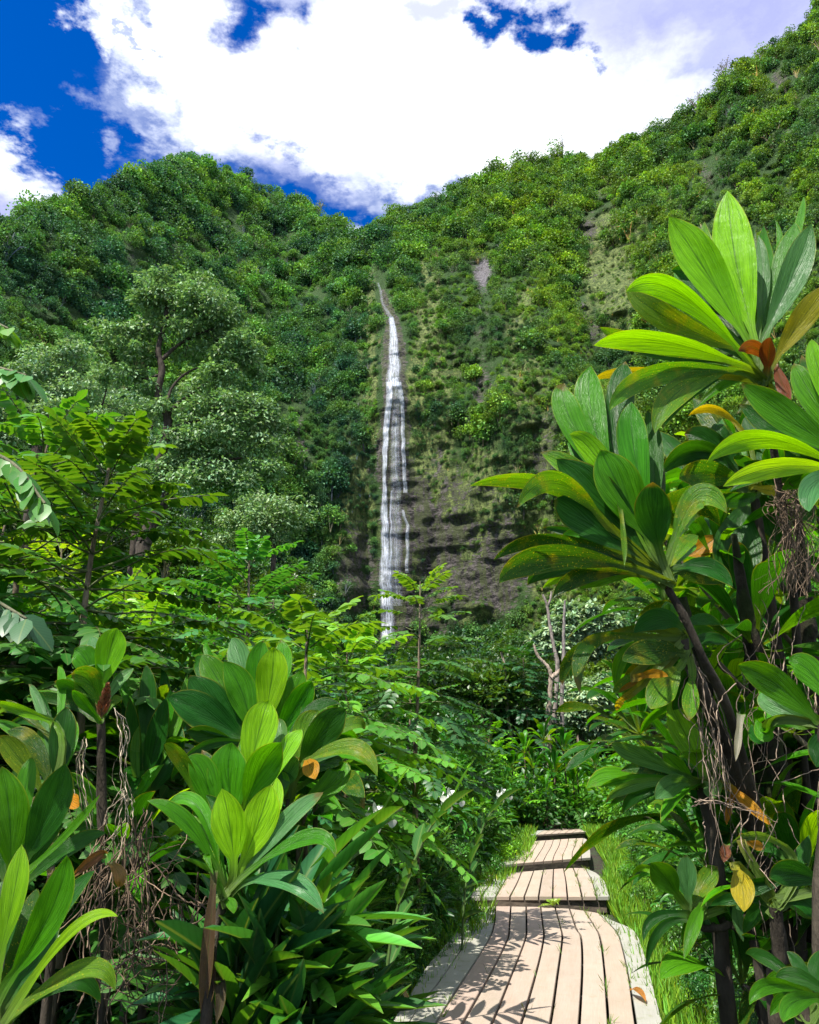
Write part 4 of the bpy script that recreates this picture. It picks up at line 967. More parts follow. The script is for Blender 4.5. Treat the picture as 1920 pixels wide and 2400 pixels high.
ti_plant(CC_, (920, 1620), 2.35, [
    ((700, 1340), (770, 1410), (835, 1500), 130, 'm', -.05, 5), ((880, 1300), (885, 1400), (890, 1530), 96, 'p', -.03, 5), ((1040, 1360), (980, 1430), (920, 1540), 100, 's', .06, 5), ((665, 1740), (720, 1620), (880, 1600), 50, 'd', -.05, 20), ((680, 1880), (740, 1690), (890, 1620), 46, 'd', .03, 20),
    ((870, 1830), (920, 1650), (960, 1560), 66, 'm', -.1, 5), ((1060, 1500), (1000, 1560), (950, 1620), 90, 'd', .1, 5), ((610, 1410), (690, 1370), (840, 1500), 40, 'g', .1, 20), ((1170, 1740), (1140, 1620), (1130, 1560), 60, 'p', 0, 5)],
    'small ti plant on a sideways branch above the ferns, two dark leaves drooping', 17, stem=[(960, 1670), (1050, 1672), (1130, 1668), (1250, 1900)], stemr=.011)
ti_plant(CC_, (1560, 640), 2.0, [
    ((1143, 342), (1320, 430), (1540, 620), 160, 'm', -.05, -5), ((1395, 326), (1500, 370), (1640, 560), 150, 'm', .04, -5), ((1265, 480), (1330, 540), (1520, 640), 130, 'p', .1, 5), ((1540, 860), (1560, 760), (1580, 680), 120, 'd', 0, 0), ((1210, 640), (1250, 700), (1290, 650), 90, 'd', .2, 0)],
    'ti plant at the right edge below head height, one broad leaf pointing up left', 18, stem=[(1600, 1000), (1600, 2200)], stemr=.02)
ti_plant(CC_, (1330, 1560), 2.2, [
    ((1172, 1590), (1165, 1470), (1130, 1370), 112, 'y', -.1, 5), ((1300, 1420), (1400, 1390), (1560, 1440), 130, 'd', -.1, 15), ((1120, 1500), (1230, 1460), (1400, 1420), 80, 'd', .0, 20), ((1110, 1245), (1230, 1200), (1380, 1260), 60, 'p', .0, 30), ((1280, 1265), (1230, 1250), (1180, 1220), 50, 'o', .05, 10),
    ((1170, 1700), (1230, 1600), (1310, 1540), 70, 'd', .1, 5), ((1000, 1560), (1120, 1520), (1280, 1540), 60, 'd', .1, 25), ((1500, 1200), (1450, 1350), (1380, 1500), 90, 'd', .1, 5), ((1600, 1650), (1500, 1540), (1380, 1540), 130, 'd', 0, 5)],
    'dark low ti plant by the right edge, one yellow leaf hanging straight down', 19, stem=[(1350, 1800), (1360, 2300)], stemr=.02)
ti_plant(CC_, (1500, 2150), 1.9, [
    ((1200, 2060), (1290, 1960), (1480, 1990), 76, 'm', -.05, 25), ((1370, 2150), (1420, 2050), (1560, 2020), 90, 'm', -.1, 15), ((1330, 1930), (1440, 1920), (1600, 2000), 90, 'd', .05, 15), ((1180, 1800), (1300, 1830), (1500, 2000), 70, 'd', .15, 10), ((1560, 1780), (1540, 1900), (1530, 2050), 90, 'd', .1, 5)],
    'ti plant in the bottom right corner with narrow arching leaves', 20, stem=[(1500, 2400)], stemr=.015)
# ================================================================== SMALLER PLANTS
def rosette(name, seed, n=16, L=.5, W=.115, cols='mmmgdds'):
    """a ti plant: the leaves part sits at the top of a unit-high stem part; both are adjusted per plant"""
    rng = np.random.default_rng(seed); root = empty(name); lf = MB()
    for q in range(n):
        a = q*2.4+rng.uniform(-.3, .3); e = math.radians(82-100*(q/n)**1.1+rng.uniform(-8, 8))
        d = np.array([math.cos(a)*math.cos(e), math.sin(a)*math.cos(e), math.sin(e)]); out_ = np.array([math.cos(a), math.sin(a), 0])
        l = L*rng.uniform(.75, 1.1); B0 = np.zeros(3); B = B0+d*l*.28; Mi = B+d*l*.45+out_*l*.04; T = B+d*l*.78+out_*l*.16-np.array([0, 0, l*.10*(1+q/n*1.5)])
        ti_leaf(lf, B0, B, Mi, T, W*rng.uniform(.8, 1.2), KC[cols[rng.integers(0, len(cols))]], rng, vw=-out_*.7+np.array([0, 0, 1.0])*.8+rng.normal(0, .15, 3), n=11, fold=rng.uniform(.15, .35), pet=.009)
    lf.build('leaves', M['ti'], root)
    st = MB(); tube(st, spline([(0, 0, 1), (.03, .02, .5), (rng.uniform(-.1, .1), 0, -.1)], 12), np.linspace(.016, .024, 12), 7, (.11, .09, .06), .2); st.build('stem', M['bark'], root)
    return root
def place(protos, flags, k, loc, rz, s, label, cat, group, h=None, lean=0.0):
    """lean: how far the crown stands to the left of the foot"""
    if not flags[k]: r = protos[k]; flags[k] = True
    else: r = copy_tree(protos[k])
    r.location = loc; r.rotation_euler = (0, 0, rz); r.scale = (s, s, s)
    if h is not None:
        for ch in r.children:
            v_ = Vector((-lean*math.cos(rz), lean*math.sin(rz), h))/s
            if ch.name.startswith('stem'): ch.scale = (1, 1, v_.length); ch.rotation_euler = v_.to_track_quat('Z', 'Y').to_euler()
            else: ch.location = v_
    tag(r, label, cat, group); return r
ros = [rosette('ti_plant', 40, 18, .52, .125, 'mmdddk'), rosette('ti_plant', 41, 15, .46, .11, 'mdds'), rosette('ti_plant', 42, 20, .50, .10, 'mmgd')]
rosf = [False]*3
rng = np.random.default_rng(77)
spots = [(1560, 1270, 3.6), (1690, 1420, 3.2), (1800, 1330, 3.4), (1880, 1600, 3.3), (1600, 1560, 3.8), (1720, 1690, 3.2), (1850, 1800, 2.9), (1480, 1660, 4.6), (1660, 1800, 3.8), (1660, 1900, 3.1), (1780, 2050, 2.8), (1900, 2000, 2.9),
         (1520, 1760, 5.0), (1680, 1990, 4.0), (1800, 2180, 3.0), (1850, 2240, 2.7), (1900, 1180, 3.2), (1730, 1150, 3.6), (1500, 1720, 4.3), (1600, 1700, 4.4), (1700, 1560, 4.2), (1800, 1900, 3.6), (1850, 1450, 4.0), (1640, 1640, 2.75), (1770, 1520, 2.6), (1860, 1720, 2.55), (1720, 1830, 2.6), (1660, 2040, 2.9), (1790, 1990, 2.6), (1885, 2130, 2.5), (1740, 2310, 2.5), (1560, 1420, 3.0), (1680, 1320, 2.8), (1820, 1220, 2.9)]
for q, (px, py, Y) in enumerate(spots):
    near_ = Y < 3.05
    c = at(px, py, Y); ln_ = max(0.0, float(path_x(Y))+2.0-c[0])*1.0+rng.uniform(.1, .4); g0 = float(gz(c[0]+ln_, Y))
    place(ros, rosf, q % 3, (c[0]+ln_, Y, g0), rng.uniform(0, 6.28), rng.uniform(.72, .92)*(.72 if near_ else 1), 'dark green ti plant crowded into the shaded thicket right of the path', 'plant', 'ti plants in the shaded right thicket', h=c[2]-g0, lean=ln_)
HID = ['dark ti plant half hidden behind the large smooth leaf at the left edge', 'shaded ti plant behind the stem that carries the brown flower spike',
       'ti plant half hidden just below the single orange leaf of the left group', 'ti plant half hidden right of the orange leaf, above the ginger thicket',
       'ti plant mostly hidden behind the widest left fan of leaves', 'ti plant hidden behind the leaves left of the brown flower spike',
       'ti plant at the very left edge below the pale broad leaved twig', 'low ti plant in the ginger right of the bright oval leaves', 'low shaded ti plant at the bottom left behind the dry root tangle']
for q, (px, py, Y) in enumerate([(60, 1790, 3.9), (330, 1800, 3.7), (640, 1830, 4.2), (740, 1800, 4.6), (560, 1700, 4.4), (150, 1650, 4.6), (-40, 1560, 4.2), (700, 1950, 4.4), (260, 2100, 3.3)]):
    c = at(px, py, Y); g0 = float(gz(c[0], Y))
    place(ros, rosf, q % 3, (c[0], Y, g0), rng.uniform(0, 6.28), rng.uniform(.8, 1.0), HID[q], 'plant', 'half hidden ti plants on the left', h=c[2]-g0)
for q, (px, py, Y, s) in enumerate([(1230, 1765, 27.5, 1.5), (1275, 1735, 28, 1.7), (1320, 1760, 27.5, 1.5), (1350, 1790, 28, 1.5), (1250, 1800, 27, 1.4), (1300, 1815, 27, 1.5), (1345, 1840, 27.5, 1.4), (1395, 1800, 29, 1.5), (1200, 1800, 28, 1.4), (1280, 1860, 26.5, 1.2), (1330, 1875, 26.8, 1.2)]):
    c = at(px, py, Y); g0 = float(gz(c[0], Y))
    place(ros, rosf, (q*2+2) % 3, (c[0], Y, g0), rng.uniform(0, 6.28), s, 'ti plant in the clump standing at the far end of the boardwalk', 'plant', 'clump of ti plants where the boardwalk ends', h=c[2]-g0)
c = at(975, 1870, 9.2); place(ros, rosf, 2, (c[0], 9.2, float(gz(c[0], 9.2))), .5, 1.15, 'lone upright ti plant rising from the ginger left of the boardwalk', 'plant', None, h=c[2]-float(gz(c[0], 9.2)))

# ---- plants with feather-like leaves ---------------------------------------------------------------
def frond(mb, P0, D, L, rng, pairs=9, ll=.105, lw=.026, col=(0.07, 0.20, 0.02), droop=.5, rach=.003, tm=T_OVAL, taper=.25):
    D = unit(np.asarray(D, float)); m_ = pairs+3; s = np.linspace(0, 1, m_)
    P = P0[None]+D[None]*L*s[:, None]-np.array([0, 0, 1.])[None]*L*droop*(s[:, None]**2)*.5
    T = unit(np.gradient(P, axis=0)); side = np.cross(T, np.array([0, 0, 1.])); side = unit(side+1e-6); up = np.cross(side, T)
    tube(mb, P, np.linspace(rach*1.6, rach*.5, m_), 4, (0.09, 0.12, 0.03), cap=False)
    idx = np.arange(2, m_); 
    for sg in (-1, 1):
        k = len(idx); f = 1-taper*np.abs(s[idx]-.5)*2
        d = side[idx]*sg+T[idx]*.42-np.array([0, 0, .28])+rng.normal(0, .10, (k, 3))
        n_ = up[idx]+rng.normal(0, .22, (k, 3))
        leaves(mb, P[idx]+T[idx]*rng.uniform(-.01, .01, (k, 1))*sg, d, n_, ll*f*rng.uniform(.85, 1.12, k), lw*f, vary(rng, col, k, .10, .06), tm)
    leaves(mb, P[-1:], T[-1:], up[-1:], ll*.9, lw, vary(rng, col, 1, .1, .06), tm)
def sapling(name, seed, H=3.0, crown=1.6, nf=34, L=.55, ll=.105, lw=.027, col=(.06, .18, .022), top=(.14, .30, .02), pairs=9, lean=0.0):
    rng = np.random.default_rng(seed); root = empty(name); st, lf = MB(), MB()
    p = spline([(0, 0, -.1), (rng.uniform(-.08, .08), rng.uniform(-.08, .08), H*.4), (lean*.5+rng.uniform(-.1, .1), 0, H*.75), (lean, 0, H)], 30)
    tube(st, p, np.linspace(.010+.007*H, .006, 30), 7, (.16, .125, .085), .15, seed)
    for q in range(nf):
        z = (q+.5)/nf; i_ = int(np.clip((1-crown/H+z*crown/H)*29, 0, 29)); a = q*2.4+rng.uniform(-.4, .4)
        e = math.radians(-8+62*z**2+rng.uniform(-14, 14)); d = np.array([math.cos(a)*math.cos(e), math.sin(a)*math.cos(e), math.sin(e)])
        reach = .25*(1-z)*crown
        b0 = p[i_]; b1 = b0+d*reach
        if reach > .12: tube(st, spline([b0, (b0+b1)/2+rng.normal(0, .02, 3), b1], 5), [.007, .006, .006, .005, .004], 5, (.10, .12, .05))
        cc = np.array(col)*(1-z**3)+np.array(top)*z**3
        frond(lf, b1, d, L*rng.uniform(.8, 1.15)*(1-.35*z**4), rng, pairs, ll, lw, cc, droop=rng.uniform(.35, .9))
        if reach > .3:
            for sg in (-1, 1):
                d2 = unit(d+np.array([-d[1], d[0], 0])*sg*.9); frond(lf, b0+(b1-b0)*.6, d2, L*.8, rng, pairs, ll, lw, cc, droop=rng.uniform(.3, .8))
    st.build('stem', M['bark'], root); lf.build('leaves', M['leafc'], root)
    return root
G1 = 'saplings with feather-like leaves'
def put_sap(px, py, Y, label, seed, **kw):
    c = at(px, py, Y); g0 = float(gz(c[0], Y)); r = sapling('sapling', seed, H=c[2]-g0, **kw); r.location = (c[0], Y, g0); r.rotation_euler.z = seed*1.3; tag(r, label, 'sapling', G1); return r
put_sap(985, 1362, 9.6, 'slim young tree with tiered feathery leaves standing in front of the waterfall base', 1, crown=2.6, nf=46, L=.66, ll=.125, lw=.032, col=(.04, .14, .03), top=(.22, .40, .02))
put_sap(265, 1050, 3.9, 'tall bright green sapling in front of the big tree on the left', 2, crown=2.3, nf=84, L=.55, ll=.105, lw=.028, col=(.05, .20, .02), top=(.12, .33, .02))
put_sap(120, 1010, 4.3, 'leafy sapling crowding the left edge beside the bright tall one', 3, crown=2.4, nf=84, L=.6, ll=.11, lw=.03, col=(.04, .17, .02), top=(.08, .26, .02))
put_sap(585, 1300, 6.2, 'dark blue-green sapling with tiered sprays right of the big tree trunk', 4, crown=2.2, nf=70, L=.55, ll=.10, lw=.026, col=(.03, .14, .04), top=(.06, .24, .03))
put_sap(720, 1475, 4.7, 'yellow-green sapling with curling new tips below the left cliff', 5, crown=1.1, nf=30, L=.60, ll=.12, lw=.032, col=(.09, .26, .02), top=(.20, .36, .02))
put_sap(815, 1500, 7.5, 'broad light green sapling just left of the slim young tree', 6, crown=1.9, nf=44, L=.72, ll=.15, lw=.042, col=(.07, .25, .025), top=(.13, .33, .025))
put_sap(360, 1420, 6.0, 'light green sapling above the left ti plants', 7, crown=2.4, nf=50, L=.55, ll=.10, lw=.027, col=(.06, .22, .02), top=(.14, .34, .02))
put_sap(1225, 1520, 34, 'dark slender feathery tree between the bare trunks and the forest', 8, crown=4.6, nf=60, L=1.2, ll=.22, lw=.06, col=(.025, .12, .035), top=(.04, .18, .03))
sp = [sapling('sapling', 60+q, H=2.6, crown=2.2, nf=42, L=.52, ll=.10, lw=.027, col=c_, top=t_) for q, (c_, t_) in enumerate([((.05, .19, .02), (.12, .32, .02)), ((.035, .15, .03), (.07, .24, .03)), ((.08, .24, .02), (.18, .36, .02))])]
spf = [False]*3
sap_spots = [(60, 1330, 6.5), (200, 1400, 5.2), (300, 1370, 7.5), (470, 1430, 6.6), (520, 1380, 8.5), (100, 1450, 5.0), (0, 1500, 4.6), (420, 1500, 5.6), (640, 1420, 8.5), (700, 1530, 6.6), (780, 1580, 5.6), (900, 1600, 6.4), (940, 1650, 7.0), (820, 1540, 8),
             (1010, 1720, 7.5), (1080, 1760, 9), (880, 1720, 5.8), (760, 1690, 5.2), (150, 1250, 7.5), (20, 1200, 6.5), (350, 1330, 9.5), (240, 1480, 6.4), (330, 1540, 5.2), (560, 1480, 7.2), (1040, 1640, 12), (960, 1560, 14),
             (-60, 1350, 5.6), (420, 1330, 11), (650, 1560, 5.4), (590, 1560, 6.5), (1150, 1760, 14), (1100, 1690, 17), (1160, 1640, 22), (500, 1560, 5.6)]
rng = np.random.default_rng(21)
for q, (px, py, Y) in enumerate(sap_spots):
    c = at(px, py, Y); g0 = float(gz(c[0], Y)); H = c[2]-g0; s = max(.55, H/2.6)
    if abs(c[0]-path_x(Y)) < (2.7 if Y < 9 else 2.0) and Y < 25 and q > 2: continue
    place(sp, spf, int(rng.integers(0, 3)) if q > 2 else q, (c[0], Y, g0), rng.uniform(0, 6.28), min(s, 1.35), 'small sapling with feathery leaves in the dense green middle growth', 'sapling', 'small saplings in the middle growth')
    r = sc.objects.get('x')
    # short stems: stand taller ones on a thicker footing of the bank
# near branch entering from the left edge
def branch(name, a, b, c, label, seed, col, ll=.10):
    rng = np.random.default_rng(seed); st, lf = MB(), MB(); root = empty(name, tuple(a)); p = spline([a, b, c], 14)
    tube(st, p, np.linspace(.009, .004, 14), 6, (.10, .10, .06))
    for q in range(3, 14):
        for sg in (-1, 1):
            T = unit(p[min(q+1, 13)]-p[q-1]); s_ = np.cross(T, [0, 0, 1.]); d = s_*sg*.6+T*.5+np.array([0, 0, -.65])+rng.normal(0, .15, 3)
            leaves(lf, p[q:q+1], d[None], (np.array([0, -.5, 1.])+rng.normal(0, .3, 3))[None], ll*rng.uniform(.8, 1.15), ll*.27, vary(rng, col, 1, .12, .08), T_OVAL)
    st.build('twig', M['bark'], root, origin=a); lf.build('leaves', M['leafc'], root, origin=a); tag(root, label, 'branch')
branch('tree_branch', at(-160, 1010, 2.2), at(20, 1080, 2.2), at(105, 1180, 2.15), 'drooping leafy branch entering at the left edge beside the tall bright sapling', 1, (.05, .20, .03), .095)
branch('tree_branch', at(-120, 860, 2.3), at(-20, 860, 2.3), at(62, 880, 2.25), 'short leafy twig poking in at the left edge under the pale hillside trees', 2, (.07, .22, .04), .10)
branch('tree_branch', at(-120, 730, 2.4), at(-40, 745, 2.4), at(20, 770, 2.35), 'single leaf twig highest at the left edge', 3, (.06, .2, .02), .09)
branch('tree_branch', at(-140, 1370, 2.2), at(-30, 1400, 2.2), at(62, 1450, 2.15), 'pale broad leaved twig at the left edge above the ti plants', 4, (.07, .20, .06), .11)

# ---- ginger ----------------------------------------------------------------------------------------
def ginger(seed, H=1.45, n=15, col=(.030, .125, .028), flower=False):
    rng = np.random.default_rng(seed); root = empty('ginger_plant'); st, lf = MB(), MB()
    ln = rng.uniform(.25, .5); p = spline([(0, 0, -.1), (ln*.15, 0, H*.5), (ln*.6, 0, H*.85), (ln, 0, H)], 30)
    tube(st, p, np.linspace(.011, .006, 30), 6, (.07, .13, .03))
    k = np.arange(n); i_ = (6+k*23/n).astype(int); sg = np.where(k % 2, 1, -1)[:, None]
    D = np.array([0, 1., 0])[None]*sg*.85+np.array([.35, 0, .55])+rng.normal(0, .18, (n, 3)); L = rng.uniform(.30, .44, n)
    tm = T_LANCE; D = unit(D)
    leaves(lf, p[i_], D, np.array([0, 0, 1.])-D*.3+rng.normal(0, .2, (n, 3)), L, L*.135, vary(rng, col, n, .16, .1), tm)
    # let the tips bow
    for a in range(len(lf.V)): lf.V[a][:, 2] -= 0
    leaves(lf, p[-1:], np.array([[.5, 0, 1.]]), np.array([[-1, 0, .4]]), .28, .025, vary(rng, (.10, .25, .03), 1), tm)
    st.build('cane', M['stem'], root); lf.build('leaves', M['leafc'], root)
    if flower:
        fl = MB(); P = p[-1]+rng.normal(0, .03, (14, 3)); leaves(fl, P, rdir(rng, 14, .4), rdir(rng, 14), .055, .020, (.80, .82, .78), T_OVAL); fl.build('flower', M['petal'], root)
    return root
# a bowed lance: droop along the length in units of length
T_LANCE = (T_LANCE[0]*np.array([1, 1, 1.0]), T_LANCE[1]); T_LANCE[0][:, 2] *= 3.2
gp = [ginger(1), ginger(2, 1.2, 13, (.045, .16, .025)), ginger(3, 1.6, 17, (.022, .10, .030)), ginger(4, 1.3, 14, (.06, .19, .025))]
gpf = [False]*4
rng = np.random.default_rng(9); cnt = 0
for q in range(1500):
    Y = 3.0+8.5*rng.random()**1.7; x = float(path_x(Y))-1.55-rng.exponential(1.0)
    px = 960+x/Y*FPX*1.02
    if px < 330 or px > 1180 or cnt >= 150: continue
    if Y < 3.6 and px < 680: continue
    s = rng.uniform(.72, 1.02)*np.interp(path_x(Y)-x, [1.4, 2.5], [.5, 1.0])
    place(gp, gpf, cnt % 4, (x, Y, float(gz(x, Y))), rng.uniform(-.9, .9)+rng.choice([0, 0, 3.1]), s, 'ginger plant with narrow lance leaves in the thicket left of the boardwalk', 'plant', 'ginger plants in the left thicket'); cnt += 1
for q in range(46):
    Y = rng.uniform(2.8, 8); x = float(path_x(Y))+2.0+rng.exponential(.8)
    place(gp, gpf, q % 4, (x, Y, float(gz(x, Y))), 3.1+rng.uniform(-.9, .9), rng.uniform(.5, .9), 'shaded ginger plant with narrow leaves under the right-hand ti plants', 'plant', 'ginger plants in the right-hand shade')
fg = [ginger(7, 1.4, 14, (.05, .17, .03), True)]; fgf = [False]
for q, (px, py, Y, lab) in enumerate([(858, 1925, 4.4, 'flowering ginger with a white bloom beside the bright oval ti leaves'), (1035, 1880, 6.0, 'flowering ginger with the white bloom nearest the boardwalk steps'), (1165, 1868, 9.0, 'small white flowering ginger farthest along the left side of the path'),
                                      (705, 1858, 4.6, 'flowering ginger with a white bloom under the orange ti leaf'), (40, 1850, 3.6, 'flowering ginger glimpsed at the left edge between ti leaves')]):
    c = at(px, py, Y); g0 = float(gz(c[0], Y)); s = (c[2]-g0)/1.4
    r = place(fg, fgf, 0, (c[0]-.35*s, Y, g0), 0, s, lab, 'plant', 'white flowering gingers')

# ---- ferns -----------------------------------------------------------------------------------------
def fern(seed, n=11, L=.5, col=(.09, .22, .025)):
    rng = np.random.default_rng(seed); root = empty('fern'); lf = MB()
    for q in range(n):
        a = q*2.4+rng.uniform(-.3, .3); e = math.radians(rng.uniform(35, 70)); d = np.array([math.cos(a)*math.cos(e), math.sin(a)*math.cos(e), math.sin(e)])
        frond(lf, np.array([0, 0, .0]), d, L*rng.uniform(.8, 1.15), rng, 22, .075, .010, np.array(col)*rng.uniform(.8, 1.2), droop=rng.uniform(.9, 1.4), rach=.002, tm=T_FOLD, taper=.75)
    lf.build('fronds', M['leafc'], root); return root
fp = [fern(1), fern(2, 9, .42, (.06, .18, .03))]; fpf = [False]*2; rng = np.random.default_rng(31)
for q, (x, Y) in enumerate([(1.95, 5.1), (2.15, 5.4), (1.95, 4.4), (2.1, 4.7), (2.35, 4.9), (2.35, 5.8), (2.5, 6.3), (2.2, 4.3), (1.75, 4.0), (1.85, 3.8), (2.15, 3.9), (2.7, 7.2), (2.8, 7.9), (3.1, 9.0), (2.6, 5.4), (3.5, 10.8), (1.8, 3.4), (-.2, 7.3), (.2, 9.4), (-.4, 6.0)]):
    place(fp, fpf, q % 2, (x, Y, float(gz(x, Y))), rng.uniform(0, 6.3), rng.uniform(.7, 1.05), 'light green fern growing at the foot of the plants beside the boardwalk', 'fern', 'ferns beside the boardwalk')
wf_ = fern(5, 5, .22, (.16, .30, .04)); w0 = on_plane(*D_((978, 552)), .015); wf_.location = w0; tag(wf_, 'tiny fern growing out of the gap before the second boardwalk step', 'fern')

# ---- grass and weeds ---------------------------------------------------------------------------------
def grass(name, P, L, W, rng, col, label, lean=.5):
    mb = MB(); k = len(P); D = rdir(rng, k, 0)*lean+np.array([0, 0, 1.]); N = rdir(rng, k, .2)
    leaves(mb, P, D, N, L, W, vary(rng, col, k, .25, .2), T_LANCE); o = mb.build(name, M['grass']); tag(o, label, 'grass', kind='stuff')
rng = np.random.default_rng(14)
k = 26000; Y = 3.0+27*rng.random(k)**1.3; side = rng.choice([-1, 1], k, p=[.42, .58]); off = .93+rng.exponential(.34, k)
x = path_x(Y)+side*off; wq = np.interp(Y, [3, 9, 12, 30], [1.0, .98, .95, .9]); off = np.where(side > 0, off-.14, off); x = path_x(Y)+side*off*wq
z = gz(x, Y); L = rng.uniform(.10, .30, k)*np.interp(Y, [3, 12, 30], [1, 1.1, 1.6])
grass('grass', np.stack([x, Y, z], 1), L, L*.028*np.interp(Y, [3, 30], [1, 2.2]), rng, (.15, .32, .022), 'bright green grass and weeds along both edges of the boardwalk')
pts = []
for S, h, kk in ((S1, H1, 0), (S2, H1+ST, 1), (S3, H1+2*ST, 2)):
    for gi_ in range(1, len(S)-1):
        q = spline(np.array([D_(p) for p in S[gi_]]), 60); Wd = on_plane(q[:, 0], q[:, 1], h)
        edge_ = gi_ in (1, 2, len(S)-2, len(S)-3)
        cl = vnoise(np.arange(60)/5.0, gi_*3.3, kk, 4)
        for i_ in np.nonzero(cl > (.58 if edge_ else .80))[0]:
            for _ in range(4 if edge_ else 2): pts.append(Wd[i_]+[rng.normal(0, .012), rng.uniform(-.06, .06), -.035])
pts = np.array(pts); L = rng.uniform(.035, .13, len(pts)); grass('weeds', pts, L, L*.05, rng, (.13, .22, .03), 'small weeds sprouting from the gaps between the boards', .7)

# ---- dry hanging roots ---------------------------------------------------------------------------------
def strands(name, f, segs, Y, label, seed, n_each=1, jit=18, rad=.0030, col=(.13, .09, .06)):
    rng = np.random.default_rng(seed); mb = MB()
    for s_ in segs:
        for _ in range(n_each):
            P = np.array([f(p) for p in s_[:-1]] if isinstance(s_[-1], (int, float)) else [f(p) for p in s_]); Yq = s_[-1] if isinstance(s_[-1], (int, float)) else Y
            P = P+rng.normal(0, jit*.46, P.shape); q = spline(P, 5*len(P)+8); q = q+np.cumsum(rng.normal(0, 1.6, q.shape), 0)
            Yv = Yq+rng.uniform(-.12, .12)+np.cumsum(rng.normal(0, .012, len(q))); W_ = at(q[:, 0], q[:, 1], Yv)
            tube(mb, W_, rad*rng.uniform(.3, 1.0)*np.linspace(1, .6, len(q)), 5, np.array(col)*np.exp(rng.normal(0, .3)), .1, 1)
    o = mb.build(name, M['dry']); tag(o, label, 'dry roots', kind='stuff'); return o
rng = np.random.default_rng(6); segs = []
for q in range(42):
    x0 = rng.uniform(430, 640); y0 = rng.uniform(1010, 1300); x1 = x0+rng.normal(-40, 90); y1 = y0+rng.uniform(250, 800)
    segs.append([(x0, y0), (x0*.6+x1*.4+rng.normal(0, 40), y0*.6+y1*.4), (x0*.3+x1*.7+rng.normal(0, 40), y0*.3+y1*.7), (x1, y1), 2.75])
for q in range(42):
    x0 = rng.uniform(560, 1030); y0 = rng.uniform(1330, 1600); x1 = x0+rng.normal(0, 70); y1 = y0+rng.uniform(200, 640)
    segs.append([(x0, y0), (x0*.6+x1*.4+rng.normal(0, 40), y0*.6+y1*.4), (x1+rng.normal(0, 50), y0*.3+y1*.7), (x1, y1), 2.7])
for q in range(34):                                                   # lying across
    x0 = rng.uniform(300, 760); y0 = rng.uniform(1330, 1900); a = rng.normal(0, .7); l = rng.uniform(120, 380)
    segs.append([(x0, y0), (x0+l*.5*math.cos(a), y0+l*.5*math.sin(a)+rng.normal(0, 30)), (x0+l*math.cos(a), y0+l*math.sin(a)), 2.7])
strands('dry_roots', CA, segs, 2.7, 'tangle of thin dry tan roots hanging below the left ti plants', 1, 1, 14)
segs = []
for q in range(26):
    t_ = rng.random(); x0 = 340+rng.normal(0, 25); segs.append([(x0, 780), (x0-20, 900), (x0+10, 1050), (x0+20, 1180), 3.0] if q < 6 else [(500+rng.normal(0, 25), 640+rng.uniform(0, 60)), (520, 760), (515+rng.normal(0, 15), 900), (545, 1040), 3.0] if q < 14 else [(530+rng.normal(0, 10), 1000), (500+rng.normal(0, 35), 1120), (480+rng.normal(0, 40), 1280), 2.8])
strands('dry_roots', CA, segs, 2.9, 'few long pale aerial roots dangling from the spiked left ti plant', 2, 1, 8, .0020, (.34, .28, .20))
segs = []
for q in range(26):
    t_ = rng.random(); x0 = 905+rng.normal(0, 30)+t_*90; y0 = 290+t_*420; segs.append([(x0, y0), (x0+50+rng.normal(0, 30), y0+170), (x0+80+rng.normal(0, 40), y0+360), (x0+110+rng.normal(0, 45), y0+rng.uniform(420, 720)), 2.28])
for q in range(24):
    x0 = rng.uniform(1100, 1560); y0 = rng.uniform(0, 600); segs.append([(x0, y0), (x0+rng.normal(0, 40), y0+160), (x0+rng.normal(0, 55), y0+330), (x0+rng.normal(0, 70), y0+rng.uniform(380, 700)), 2.3])
for q in range(22):
    x0 = rng.uniform(960, 1520); y0 = rng.uniform(950, 1500); segs.append([(x0, y0), (x0+rng.normal(0, 50), y0+120), (x0+rng.normal(20, 70), y0+rng.uniform(220, 420)), 2.3])
for q in range(5): segs.append([(915, 1030+q*6), (985, 1022+q*3), (1080, 1020+q*5), (1180, 1060+q*5), (1290, 1110+q*4), 2.2])
strands('dry_roots', CC_, segs, 2.3, 'long pale aerial roots hanging down the dark mossy stems on the right', 3, 1, 10, .0019, (.20, .15, .11))
segs = [[(1560+rng.normal(0, 50), 1500+rng.uniform(0, 200)), (1570+rng.normal(0, 60), 1680), (1600+rng.normal(0, 70), 1850), (1600+rng.normal(0, 80), 2000+rng.uniform(0, 100)), 2.3] for q in range(60)]
strands('dry_roots', CB, segs, 2.3, 'matted root beard under the crown of the tallest right ti plant', 4, 1, 12, .0020, (.13, .09, .06))

# ---- thick mossy trunks and dead sheaths ----------------------------------------------------------------
def trunk(pts, r0, r1, label, seed, f, col=(.026, .021, .015)):
    W_ = np.array([at(*f(p[:2]), p[2]) for p in pts]); g0 = W_[-1].copy(); root = None
    mb = MB(); tube(mb, spline(W_, 60), np.linspace(r0, r1, 60), 16, col, .35, seed); o = mb.build('mossy_trunk', M['mossbark'], origin=g0); tag(o, label, 'tree trunk'); return o
trunk([(1120, -320, 2.5), (1180, 60, 2.55), (1250, 420, 2.6), (1290, 800, 2.65), (1330, 1200, 2.7), (1360, 1700, 2.75), (1380, 2700, 2.8)], .008, .09, 'thick dark mossy trunk rising through the right thicket behind hanging roots', 1, CC_)
trunk([(860, 0, 2.5), (960, 400, 2.55), (1040, 650, 2.6), (1180, 980, 2.65), (1330, 1400, 2.75)], .014, .05, 'leaning dark stem crossing the right thicket diagonally', 2, CC_)
